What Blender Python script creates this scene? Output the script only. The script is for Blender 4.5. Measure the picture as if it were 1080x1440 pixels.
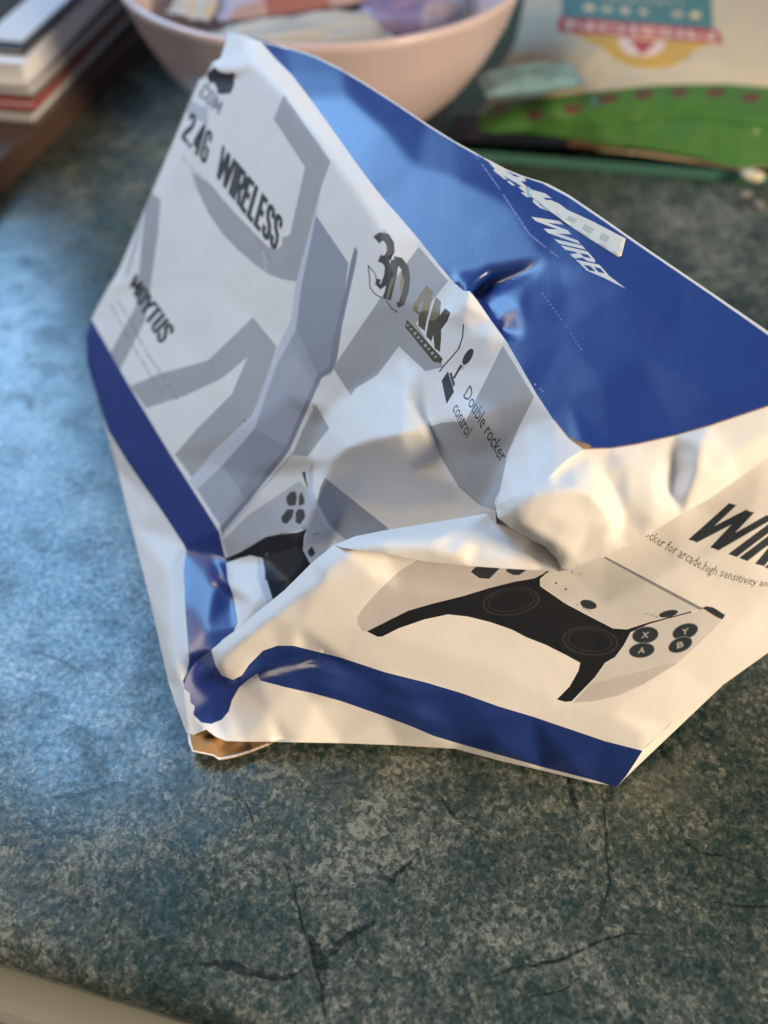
import bpy, bmesh, math, random
import numpy as np
from mathutils import Vector, noise
from mathutils.geometry import delaunay_2d_cdt

random.seed(7)
scene = bpy.context.scene
for o in list(bpy.data.objects):
    bpy.data.objects.remove(o)
COL = scene.collection

# ------------------------------------------------------------------ camera
CAM_H = 0.26                      # metres above the worktop
PITCH = math.radians(48.0)
FPX = 720.0 / math.tan(math.radians(29.0))
cam_d = bpy.data.cameras.new('camera')
cam = bpy.data.objects.new('camera', cam_d)
COL.objects.link(cam)
cam.location = (0, 0, CAM_H)
cam.rotation_euler = (math.radians(90) - PITCH, 0, 0)
cam_d.sensor_fit = 'VERTICAL'
cam_d.sensor_height = 24.0
cam_d.lens = 12.0 / math.tan(math.radians(29.0))
cam_d.clip_start = 0.01
cam_d.clip_end = 50
cam_d.dof.use_dof = True
cam_d.dof.focus_distance = 0.264
cam_d.dof.aperture_fstop = 4.0
scene.camera = cam
scene.render.resolution_x = 768
scene.render.resolution_y = 1024

# ------------------------------------------------------------------ world, lamps, exposure
world = bpy.data.worlds.new('World')
scene.world = world
world.use_nodes = True
bg = world.node_tree.nodes['Background']
bg.inputs[0].default_value = (0.50, 0.50, 0.55, 1)
bg.inputs[1].default_value = 0.22


def area(name, loc, target, sx, sy, power, color):
    d = bpy.data.lights.new(name, 'AREA')
    d.shape = 'RECTANGLE'
    d.size, d.size_y = sx, sy
    d.energy = power
    d.color = color
    o = bpy.data.objects.new(name, d)
    COL.objects.link(o)
    o.location = loc
    o.rotation_euler = (Vector(target) - Vector(loc)).to_track_quat('-Z', 'Y').to_euler()
    return o


# the kitchen window, ahead and to the left, and the warm room lamp behind the camera
area('window_light', (-0.72, 1.08, 1.30), (-0.08, 0.25, 1.30), 0.50, 1.60, 21.5, (0.27, 0.58, 1.0))
area('room_lamp', (1.08, -0.46, 0.54), (0.05, 0.15, 0.03), 0.36, 0.36, 21.0, (1.0, 0.80, 0.55))
area('fill_lamp', (-1.20, 0.48, 1.10), (0, 0.25, 0.05), 0.5, 0.5, 6.5, (1.0, 0.83, 0.62))  # added fill that warms the box front, not a known lamp

vs = scene.view_settings
vs.view_transform = 'Standard'
vs.look = 'None'
vs.exposure = 0.5
vs.gamma = 1.0
scene.render.engine = 'CYCLES'

# ------------------------------------------------------------------ camera geometry helpers
CP, SP = math.cos(PITCH), math.sin(PITCH)


def W(px, py, t):
    """the point seen at photo position px, py at depth t"""
    u = (px - 540.0) / FPX
    v = (720.0 - py) / FPX
    return Vector((t * u, t * (CP + v * SP), CAM_H + t * (-SP + v * CP)))


def tz(px, py, z):
    v = (720.0 - py) / FPX
    return (CAM_H - z) / (SP - v * CP)


def G(px, py, z=0.0):
    return W(px, py, tz(px, py, z))


# ------------------------------------------------------------------ materials
def mat_new(name):
    m = bpy.data.materials.new(name)
    m.use_nodes = True
    nt = m.node_tree
    return m, nt, nt.nodes['Principled BSDF']


def card(name, col, rough=0.52, spec=0.36, bump=0.06, scale=900.0, coat=0.0):
    """printed coated card: flat ink colour, faint mottling and fine relief"""
    m, nt, b = mat_new(name)
    tc = nt.nodes.new('ShaderNodeTexCoord')
    n1 = nt.nodes.new('ShaderNodeTexNoise')
    n1.inputs['Scale'].default_value = 60
    n1.inputs['Detail'].default_value = 4
    nt.links.new(tc.outputs['Object'], n1.inputs['Vector'])
    mx = nt.nodes.new('ShaderNodeMix')
    mx.data_type = 'RGBA'
    mx.inputs[6].default_value = tuple(c * 0.94 for c in col[:3]) + (1,)
    mx.inputs[7].default_value = tuple(min(1, c * 1.05) for c in col[:3]) + (1,)
    nt.links.new(n1.outputs['Fac'], mx.inputs[0])
    nt.links.new(mx.outputs[2], b.inputs['Base Color'])
    b.inputs['Roughness'].default_value = rough
    b.inputs['Specular IOR Level'].default_value = spec
    b.inputs['Coat Weight'].default_value = coat
    b.inputs['Coat Roughness'].default_value = 0.15
    n2 = nt.nodes.new('ShaderNodeTexNoise')
    n2.inputs['Scale'].default_value = scale
    n2.inputs['Detail'].default_value = 3
    nt.links.new(tc.outputs['Object'], n2.inputs['Vector'])
    bp = nt.nodes.new('ShaderNodeBump')
    bp.inputs['Strength'].default_value = bump
    bp.inputs['Distance'].default_value = 0.0005
    nt.links.new(n2.outputs['Fac'], bp.inputs['Height'])
    nt.links.new(bp.outputs[0], b.inputs['Normal'])
    return m


M = {}
M['white'] = card('printed_card_white', (0.77, 0.735, 0.695))
M['grey'] = card('printed_card_grey', (0.375, 0.37, 0.37))
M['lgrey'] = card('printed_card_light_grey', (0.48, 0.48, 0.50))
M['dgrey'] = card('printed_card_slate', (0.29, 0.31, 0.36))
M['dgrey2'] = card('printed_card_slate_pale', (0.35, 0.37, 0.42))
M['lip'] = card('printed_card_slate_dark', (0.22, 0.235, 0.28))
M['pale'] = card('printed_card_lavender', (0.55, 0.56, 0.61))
M['black'] = card('printed_card_black', (0.012, 0.013, 0.016), rough=0.42)
M['ring'] = card('printed_card_soft_black', (0.030, 0.031, 0.034), rough=0.42)
M['ink'] = card('printed_card_ink', (0.028, 0.035, 0.045), rough=0.42)
M['txt'] = card('printed_card_faint_ink', (0.24, 0.25, 0.26))
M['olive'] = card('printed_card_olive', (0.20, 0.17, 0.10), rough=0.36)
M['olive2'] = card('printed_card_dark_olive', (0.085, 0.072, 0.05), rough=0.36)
M['pad'] = card('printed_card_pad_grey', (0.53, 0.49, 0.48))
M['pad2'] = card('printed_card_pad_pale', (0.60, 0.575, 0.56))
M['pads'] = card('printed_card_pad_edge', (0.22, 0.22, 0.25))
M['blue'] = card('printed_card_blue', (0.006, 0.033, 0.195), rough=0.37, spec=0.85, coat=0.0)
M['band'] = card('printed_card_band_blue', (0.011, 0.034, 0.185), rough=0.36, spec=0.6, coat=0.2)
M['lblue'] = card('printed_card_rubbed_blue', (0.16, 0.20, 0.42), rough=0.4)
M['kraft'] = card('kraft_board', (0.36, 0.20, 0.085), rough=0.85, spec=0.2, bump=0.25, scale=500)
M['stick'] = card('sticker_paper', (0.58, 0.60, 0.58), rough=0.3)
M['stickink'] = card('sticker_ink', (0.40, 0.45, 0.41), rough=0.3)


# ------------------------------------------------------------------ object helpers
def tag(o, label=None, cat=None, group=None, kind=None):
    if label: o['label'] = label
    if cat: o['category'] = cat
    if group: o['group'] = group
    if kind: o['kind'] = kind
    return o


def empty(name, loc):
    o = bpy.data.objects.new(name, None)
    o.empty_display_size = 0.02
    COL.objects.link(o)
    o.location = loc
    return o


def mesh_obj(name, verts, faces, mats, idx=None, parent=None, smooth=True, flat_origin=None):
    """verts are world coordinates; parents are unrotated empties"""
    off = Vector(parent.location) if parent is not None else Vector((0, 0, 0))
    if parent is not None and parent.parent is not None:
        off = off + Vector(parent.parent.location)
    if flat_origin is not None:
        off = off + Vector(flat_origin)
    me = bpy.data.meshes.new(name)
    me.from_pydata([tuple(Vector(v) - off) for v in verts], [], faces)
    for m in mats:
        me.materials.append(m)
    if idx is not None:
        me.polygons.foreach_set('material_index', np.array(idx, dtype=np.int32))
    me.polygons.foreach_set('use_smooth', np.full(len(me.polygons), smooth, dtype=bool))
    me.update()
    o = bpy.data.objects.new(name, me)
    COL.objects.link(o)
    if parent is not None:
        o.parent = parent
    if flat_origin is not None:
        o.location = flat_origin
    return o


def solidify(o, th, off=-1.0, mo=0):
    s = o.modifiers.new('thickness', 'SOLIDIFY')
    s.thickness = th
    s.offset = off
    s.material_offset = mo
    s.material_offset_rim = mo
    return s


# ------------------------------------------------------------------ print shapes (2-D outlines in a panel's own plane)
def loop_edges(pts):
    n = len(pts)
    return [(pts[i], pts[(i + 1) % n]) for i in range(n)]


def poly(m, pts):
    return (m, loop_edges([(float(a), float(b)) for a, b in pts]))


def zp(x0, y0, s, pts):
    return [(x0 + a / s, y0 + b / s) for a, b in pts]


def ell(m, cx, cy, rx, ry, rot=0.0, n=22):
    c, s = math.cos(math.radians(rot)), math.sin(math.radians(rot))
    p = []
    for i in range(n):
        a = 2 * math.pi * i / n
        x, y = rx * math.cos(a), ry * math.sin(a)
        p.append((cx + x * c - y * s, cy + x * s + y * c))
    return poly(m, p)


def stroke(m, pts, w, w2=None):
    """a line of width w along pts"""
    w2 = w if w2 is None else w2
    n = len(pts)
    L, R = [], []
    for i, (x, y) in enumerate(pts):
        a = pts[max(0, i - 1)]
        b = pts[min(n - 1, i + 1)]
        dx, dy = b[0] - a[0], b[1] - a[1]
        d = math.hypot(dx, dy) or 1
        ww = (w + (w2 - w) * i / max(1, n - 1)) / 2
        L.append((x - dy / d * ww, y + dx / d * ww))
        R.append((x + dy / d * ww, y - dx / d * ww))
    return poly(m, L + R[::-1])


def lerp_path(P, s):
    d = [0.0]
    for i in range(1, len(P)):
        d.append(d[-1] + math.hypot(P[i][0] - P[i - 1][0], P[i][1] - P[i - 1][1]))
    q = s * d[-1]
    for i in range(1, len(P)):
        if q <= d[i] or i == len(P) - 1:
            f = (q - d[i - 1]) / max(1e-9, d[i] - d[i - 1])
            return (P[i - 1][0] + f * (P[i][0] - P[i - 1][0]), P[i - 1][1] + f * (P[i][1] - P[i - 1][1]))


def text(m, s, base, top, bold=0.0, res=2):
    """lettering set between a base line and a top line"""
    cu = bpy.data.curves.new('lettering', 'FONT')
    cu.body = s
    cu.resolution_u = res
    cu.offset = bold
    ob = bpy.data.objects.new('lettering', cu)
    COL.objects.link(ob)
    bpy.context.view_layer.update()
    me = bpy.data.meshes.new_from_object(ob)
    bpy.data.objects.remove(ob)
    co = np.array([v.co[:2] for v in me.vertices])
    cnt = {}
    key = {}
    def k(i):
        return (round(co[i][0], 4), round(co[i][1], 4))
    for f in me.polygons:
        vs_ = list(f.vertices)
        for a, b in zip(vs_, vs_[1:] + vs_[:1]):
            e = tuple(sorted((k(a), k(b))))
            cnt[e] = cnt.get(e, 0) + 1
    lo, hi = co.min(0), co.max(0)
    bpy.data.meshes.remove(me)
    out = []
    def mp(p):
        sx = (p[0] - lo[0]) / (hi[0] - lo[0])
        sy = (p[1] - lo[1]) / (hi[1] - lo[1])
        b_ = lerp_path(base, sx)
        t_ = lerp_path(top, sx)
        return (b_[0] + sy * (t_[0] - b_[0]), b_[1] + sy * (t_[1] - b_[1]))
    for e, c in cnt.items():
        if c == 1:
            out.append((mp(e[0]), mp(e[1])))
    return (m, out)


GLYPH = {
    'W': (0.78, [[(0.05, 1), (.20, 0)], [(.20, 0), (.39, .96)], [(.39, .96), (.58, 0)], [(.58, 0), (.73, 1)]]),
    'I': (0.14, [[(.07, 0), (.07, 1)]]),
    'R': (0.40, [[(.07, 0), (.07, 1)], [(.07, .94), (.27, .94), (.34, .86), (.34, .58), (.27, .49), (.07, .49)], [(.24, .49), (.35, 0)]]),
    'E': (0.36, [[(.07, 0), (.07, 1)], [(.07, .94), (.35, .94)], [(.07, .52), (.32, .52)], [(.07, .06), (.35, .06)]]),
    'L': (0.34, [[(.07, 0), (.07, 1)], [(.07, .06), (.33, .06)]]),
    'S': (0.40, [[(.33, .70), (.33, .85), (.26, .94), (.14, .94), (.07, .85), (.07, .68), (.12, .58), (.28, .44), (.33, .34), (.33, .16), (.26, .06), (.14, .06), (.07, .15), (.07, .32)]]),
    '2': (0.40, [[(.07, .72), (.07, .85), (.14, .94), (.27, .94), (.34, .85), (.34, .66), (.26, .48), (.10, .22), (.07, .06)], [(.02, .06), (.37, .06)]]),
    '4': (0.42, [[(.30, 0), (.30, 1)], [(.29, .96), (.05, .27)], [(.0, .27), (.40, .27)]]),
    'G': (0.41, [[(.34, .70), (.34, .85), (.27, .94), (.14, .94), (.07, .85), (.07, .15), (.14, .06), (.27, .06), (.34, .15), (.34, .46), (.20, .46)]]),
    '.': (0.13, [[(.06, 0), (.06, .14)]]),
    'T': (0.36, [[(.18, 0), (.18, 1)], [(.0, .94), (.36, .94)]]),
    'U': (0.40, [[(.07, 1), (.07, .15), (.14, .06), (.26, .06), (.33, .15), (.33, 1)]]),
    'Y': (0.40, [[(.0, 1), (.20, .45)], [(.40, 1), (.20, .45)], [(.20, .48), (.20, 0)]]),
    'O': (0.40, [[(.07, .5), (.07, .85), (.14, .94), (.26, .94), (.33, .85), (.33, .15), (.26, .06), (.14, .06), (.07, .15), (.07, .5)]]),
    'M': (0.52, [[(.07, 0), (.07, 1)], [(.07, 1), (.26, .25)], [(.26, .25), (.45, 1)], [(.45, 1), (.45, 0)]]),
    'C': (0.39, [[(.33, .66), (.33, .85), (.26, .94), (.14, .94), (.07, .85), (.07, .15), (.14, .06), (.26, .06), (.33, .15), (.33, .34)]]),
    ' ': (0.18, []),
}


def block(m, s, base, top, wt=0.15, gap=0.06):
    """heavy condensed capitals set between a base line and a top line"""
    tot = sum(GLYPH[c][0] + gap for c in s) - gap
    out = []
    x0 = 0.0
    for c in s:
        w, lines = GLYPH[c]
        for ln in lines:
            _, es = stroke(m, [(x0 + a, b) for a, b in ln], wt)
            es2 = []
            for e in es:
                q = []
                for (x, y) in e:
                    y = min(1.0, max(0.0, y))
                    b_ = lerp_path(base, min(1, max(0, x / tot)))
                    t_ = lerp_path(top, min(1, max(0, x / tot)))
                    q.append((b_[0] + y * (t_[0] - b_[0]), b_[1] + y * (t_[1] - b_[1])))
                es2.append(tuple(q))
            out.append((m, es2))
        x0 += w + gap
    return out


def dashes(m, path, w, n, seed, fill=0.72):
    """a line of print too fine to read"""
    rnd = random.Random(seed)
    out = []
    for i in range(n):
        if rnd.random() < 0.12:
            continue
        a, b = i / n, (i + fill * rnd.uniform(0.7, 1.15)) / n
        out.append(stroke(m, [lerp_path(path, a), lerp_path(path, min(1, b))], w * rnd.uniform(0.7, 1.1)))
    return out


# ------------------------------------------------------------------ sheet builder
def inside(pts, edges):
    """even-odd test of pts (N,2) against a list of edges"""
    e = np.array(edges, dtype=float)
    res = np.zeros(len(pts), dtype=bool)
    lo = e.reshape(-1, 2).min(0)
    hi = e.reshape(-1, 2).max(0)
    sel = np.where((pts[:, 0] >= lo[0]) & (pts[:, 0] <= hi[0]) & (pts[:, 1] >= lo[1]) & (pts[:, 1] <= hi[1]))[0]
    if len(sel) == 0:
        return res
    x, y = pts[sel, 0], pts[sel, 1]
    c = np.zeros(len(sel), dtype=int)
    for (x1, y1), (x2, y2) in e:
        if y1 == y2:
            continue
        cond = (y1 > y) != (y2 > y)
        xi = x1 + (y - y1) * (x2 - x1) / (y2 - y1)
        c += (cond & (x < xi)).astype(int)
    res[sel] = (c % 2) == 1
    return res


def control(ctrl, creases, outline_n):
    pts = [Vector((c[0], c[1])) for c in ctrl]
    edges = [(i, (i + 1) % outline_n) for i in range(outline_n)] + creases
    v, e, f, ov, oe, of = delaunay_2d_cdt(pts, edges, [], 0, 1e-4)
    q = []
    for i, o in enumerate(ov):
        if o:
            q.append(1.0 / ctrl[o[0]][2])
        else:
            q.append(None)
    P = np.array([(a[0], a[1]) for a in v])
    known = [i for i in range(len(q)) if q[i] is not None]
    for i in range(len(q)):                 # crossing creases: take the mean of the nearest
        if q[i] is None:
            d = [(np.hypot(*(P[i] - P[j])), j) for j in known]
            d.sort()
            w = [1 / (a + 1e-3) for a, j in d[:2]]
            q[i] = sum(wi * q[j] for wi, (a, j) in zip(w, d[:2])) / sum(w)
    return P, np.array(q), [tuple(t) for t in f]


def bary_fill(P, q, tris, X, Y, grow=0.0):
    """depth field at scattered points X, Y"""
    out = np.full(X.shape, np.nan)
    for a, b, c in tris:
        x1, y1 = P[a]; x2, y2 = P[b]; x3, y3 = P[c]
        det = (y2 - y3) * (x1 - x3) + (x3 - x2) * (y1 - y3)
        if abs(det) < 1e-6:
            continue
        sel = np.where((X >= min(x1, x2, x3) - .01) & (X <= max(x1, x2, x3) + .01) &
                       (Y >= min(y1, y2, y3) - .01) & (Y <= max(y1, y2, y3) + .01) & np.isnan(out))[0]
        if len(sel) == 0:
            continue
        l1 = ((y2 - y3) * (X[sel] - x3) + (x3 - x2) * (Y[sel] - y3)) / det
        l2 = ((y3 - y1) * (X[sel] - x3) + (x1 - x3) * (Y[sel] - y3)) / det
        l3 = 1 - l1 - l2
        ok = (l1 >= -1e-4) & (l2 >= -1e-4) & (l3 >= -1e-4)
        s = sel[ok]
        out[s] = l1[ok] * q[a] + l2[ok] * q[b] + l3[ok] * q[c]
    return out


def seg_dist(X, Y, segs):
    d = np.full(X.shape, 1e9)
    for (x1, y1), (x2, y2) in segs:
        dx, dy = x2 - x1, y2 - y1
        L = dx * dx + dy * dy + 1e-12
        t = np.clip(((X - x1) * dx + (Y - y1) * dy) / L, 0, 1)
        d = np.minimum(d, np.hypot(X - x1 - t * dx, Y - y1 - t * dy))
    return d


def sheet(outline, inner, creases=(), prints=(), base='white', step=6.0, iters=10, cell=4.0,
          wrinkle=0.0, crumple=0.0, cscale=0.02, wscale=0.012, sharp=(), seed=0):
    """a bent sheet of card.  outline / inner: (x, y, depth); creases: polylines of (x, y) that are control points.
    returns verts, faces, material names, face indices"""
    ctrl = list(outline) + list(inner)
    look = {(round(c[0], 2), round(c[1], 2)): i for i, c in enumerate(ctrl)}
    ce = []
    for pl in creases:
        ids = [look[(round(a, 2), round(b, 2))] for a, b in pl]
        ce += list(zip(ids[:-1], ids[1:]))
    P, q, tris = control(ctrl, ce, len(outline))
    ol = loop_edges([(c[0], c[1]) for c in outline])
    xs = [c[0] for c in ctrl]; ys = [c[1] for c in ctrl]
    x0, y0 = min(xs) - 3 * cell, min(ys) - 3 * cell
    nx = int((max(xs) - x0) / cell) + 5
    ny = int((max(ys) - y0) / cell) + 5
    gx, gy = np.meshgrid(x0 + cell * np.arange(nx), y0 + cell * np.arange(ny))
    F = bary_fill(P, q, tris, gx.ravel(), gy.ravel()).reshape(gx.shape)
    for _ in range(200):                          # carry the field outwards past the hull
        nan = np.isnan(F)
        if not nan.any():
            break
        pad = np.pad(F, 1, constant_values=np.nan)
        st = np.stack([pad[:-2, 1:-1], pad[2:, 1:-1], pad[1:-1, :-2], pad[1:-1, 2:]])
        with np.errstate(all='ignore'):
            import warnings
            warnings.simplefilter('ignore')
            mval = np.nanmean(st, 0)
        F[nan] = mval[nan]
    ins = inside(np.c_[gx.ravel(), gy.ravel()], ol).reshape(gx.shape)
    dist = seg_dist(gx.ravel(), gy.ravel(), ol).reshape(gx.shape)
    free = ins & (dist > cell * 0.9)
    if sharp:
        sd = []
        for pl in sharp:
            sd += list(zip(pl[:-1], pl[1:]))
        free &= seg_dist(gx.ravel(), gy.ravel(), sd).reshape(gx.shape) > cell * 0.6
    for _ in range(iters):
        pad = np.pad(F, 1, mode='edge')
        av = (pad[:-2, 1:-1] + pad[2:, 1:-1] + pad[1:-1, :-2] + pad[1:-1, 2:]) / 4
        F = np.where(free, 0.4 * F + 0.6 * av, F)
    if wrinkle or crumple:
        wgt = np.clip((dist - cell) / 25.0, 0, 1) * ins
        D = np.zeros_like(F)
        for j in range(ny):
            for i in range(nx):
                if wgt[j, i] > 0:
                    x, y = gx[j, i], gy[j, i]
                    h = 0.0
                    if wrinkle:
                        h += wrinkle * (noise.noise((x * wscale + seed, y * wscale, seed)) +
                                        0.45 * noise.noise((x * wscale * 2.6, y * wscale * 2.6 + seed, 3.1)))
                    if crumple:
                        a = noise.noise((x * .008, y * .008, seed + 9.0)) * 1.6
                        dd = noise.voronoi((x * cscale + a, y * cscale * 1.25 - a, seed))[0]
                        h += crumple * (min(1.0, (dd[1] - dd[0]) * 1.3) - 0.45)
                    D[j, i] = h
        F = F + D * wgt * 0.001 * F * F * -1.0 * -1.0
    def field(x, y):
        a_, b_ = (x - x0) / cell, (y - y0) / cell
        i_, j_ = int(a_), int(b_)
        a_ -= i_; b_ -= j_
        return (F[j_, i_] * (1 - a_) * (1 - b_) + F[j_, i_ + 1] * a_ * (1 - b_) + F[j_ + 1, i_] * (1 - a_) * b_ + F[j_ + 1, i_ + 1] * a_ * b_)
    sheet.field = field
    # ---- fine triangulation with the printed outlines as edges
    pts, edges = [], []
    pk = {}

    def add(p):
        kk = (round(p[0], 2), round(p[1], 2))
        if kk not in pk:
            pk[kk] = len(pts)
            pts.append(kk)
        return pk[kk]

    def add_edge(a, b):
        n = max(1, int(math.hypot(b[0] - a[0], b[1] - a[1]) / (step * 1.3)))
        pr = add(a)
        for i in range(1, n + 1):
            f = i / n
            c = add((a[0] + f * (b[0] - a[0]), a[1] + f * (b[1] - a[1])))
            if c != pr:
                edges.append((pr, c))
            pr = c
    for a, b in ol:
        add_edge(a, b)
    for m, es in prints:
        for a, b in es:
            add_edge(a, b)
    rnd = random.Random(3 + seed)
    gp = []
    row = 0
    yy = min(ys)
    while yy < max(ys):
        xx = min(xs) + (step / 2 if row % 2 else 0)
        while xx < max(xs):
            gp.append((xx + rnd.uniform(-.18, .18) * step, yy + rnd.uniform(-.18, .18) * step))
            xx += step
        yy += step * 0.87
        row += 1
    gp = np.array(gp)
    gp = gp[inside(gp, ol)]
    for p in gp:
        add((float(p[0]), float(p[1])))
    v, e, f, ov, oe, of = delaunay_2d_cdt([Vector(p) for p in pts], edges, [], 0, 1e-3)
    V = np.array([(a[0], a[1]) for a in v])
    Fc = np.array([t for t in f if len(t) == 3])
    cen = V[Fc].mean(1)
    keep = inside(cen, ol)
    Fc, cen = Fc[keep], cen[keep]
    # depth of every vertex
    fx = (V[:, 0] - x0) / cell
    fy = (V[:, 1] - y0) / cell
    ix = np.clip(fx.astype(int), 0, nx - 2)
    iy = np.clip(fy.astype(int), 0, ny - 2)
    ax, ay = fx - ix, fy - iy
    Q = (F[iy, ix] * (1 - ax) * (1 - ay) + F[iy, ix + 1] * ax * (1 - ay) +
         F[iy + 1, ix] * (1 - ax) * ay + F[iy + 1, ix + 1] * ax * ay)
    dv = seg_dist(V[:, 0], V[:, 1], ol)
    near = np.where(dv < 3.0 * cell)[0]
    ex = bary_fill(P, q, tris, V[near, 0], V[near, 1])
    okk = ~np.isnan(ex)
    bl = np.clip((dv[near[okk]] - 0.6) / (2.6 * cell), 0, 1)
    bl = bl * bl * (3 - 2 * bl)
    Q[near[okk]] = ex[okk] * (1 - bl) + Q[near[okk]] * bl
    qo = np.array([1.0 / c[2] for c in outline])
    best = np.full(len(V), 1e9)
    for i, ((xa, ya), (xb, yb)) in enumerate(ol):         # the rim follows the outline exactly
        dx, dy = xb - xa, yb - ya
        tt = np.clip(((V[:, 0] - xa) * dx + (V[:, 1] - ya) * dy) / (dx * dx + dy * dy + 1e-12), 0, 1)
        dd = np.hypot(V[:, 0] - xa - tt * dx, V[:, 1] - ya - tt * dy)
        s_ = (dd < 0.05) & (dd < best)
        best[s_] = dd[s_]
        Q[s_] = qo[i] * (1 - tt[s_]) + qo[(i + 1) % len(qo)] * tt[s_]
    names = [base]
    ids = np.zeros(len(Fc), dtype=int)
    for m, es in prints:
        if m not in names:
            names.append(m)
        ids[inside(cen, es)] = names.index(m)
    # orient to the viewer
    a, b, c = V[Fc[:, 0]], V[Fc[:, 1]], V[Fc[:, 2]]
    cr = (b[:, 0] - a[:, 0]) * (c[:, 1] - a[:, 1]) - (b[:, 1] - a[:, 1]) * (c[:, 0] - a[:, 0])
    good = np.abs(cr) > 1e-7
    Fc, ids, cr = Fc[good], ids[good], cr[good]
    Fc = np.where((cr > 0)[:, None], Fc[:, ::-1], Fc)
    used = np.unique(Fc)
    remap = -np.ones(len(V), dtype=int)
    remap[used] = np.arange(len(used))
    verts = [W(V[i, 0], V[i, 1], 1.0 / Q[i]) for i in used]
    return verts, remap[Fc].tolist(), names, ids.tolist()


def sheet_obj(name, data, parent, th=0.0003):
    verts, faces, names, ids = data
    mats = [M[n] for n in names] + [M['kraft']]
    o = mesh_obj(name, verts, faces, mats, ids, parent)
    if th:
        solidify(o, th, -1.0, len(mats))
    return o


def strip(pa, pb, n=40, rows=6, bulge=None):
    """a ruled sheet between two 3-D polylines"""
    def samp(P, s):
        d = [0.0]
        for i in range(1, len(P)):
            d.append(d[-1] + (P[i] - P[i - 1]).length)
        q = s * d[-1]
        for i in range(1, len(P)):
            if q <= d[i] or i == len(P) - 1:
                return P[i - 1].lerp(P[i], (q - d[i - 1]) / max(1e-9, d[i] - d[i - 1]))
    v, f = [], []
    for i in range(n + 1):
        a, b = samp(pa, i / n), samp(pb, i / n)
        for j in range(rows + 1):
            p = a.lerp(b, j / rows)
            if bulge is not None:
                p = p + bulge * math.sin(math.pi * j / rows)
            v.append(p)
    for i in range(n):
        for j in range(rows):
            k = i * (rows + 1) + j
            f.append((k, k + 1, k + rows + 2, k + rows + 1))
    return v, f

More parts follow.
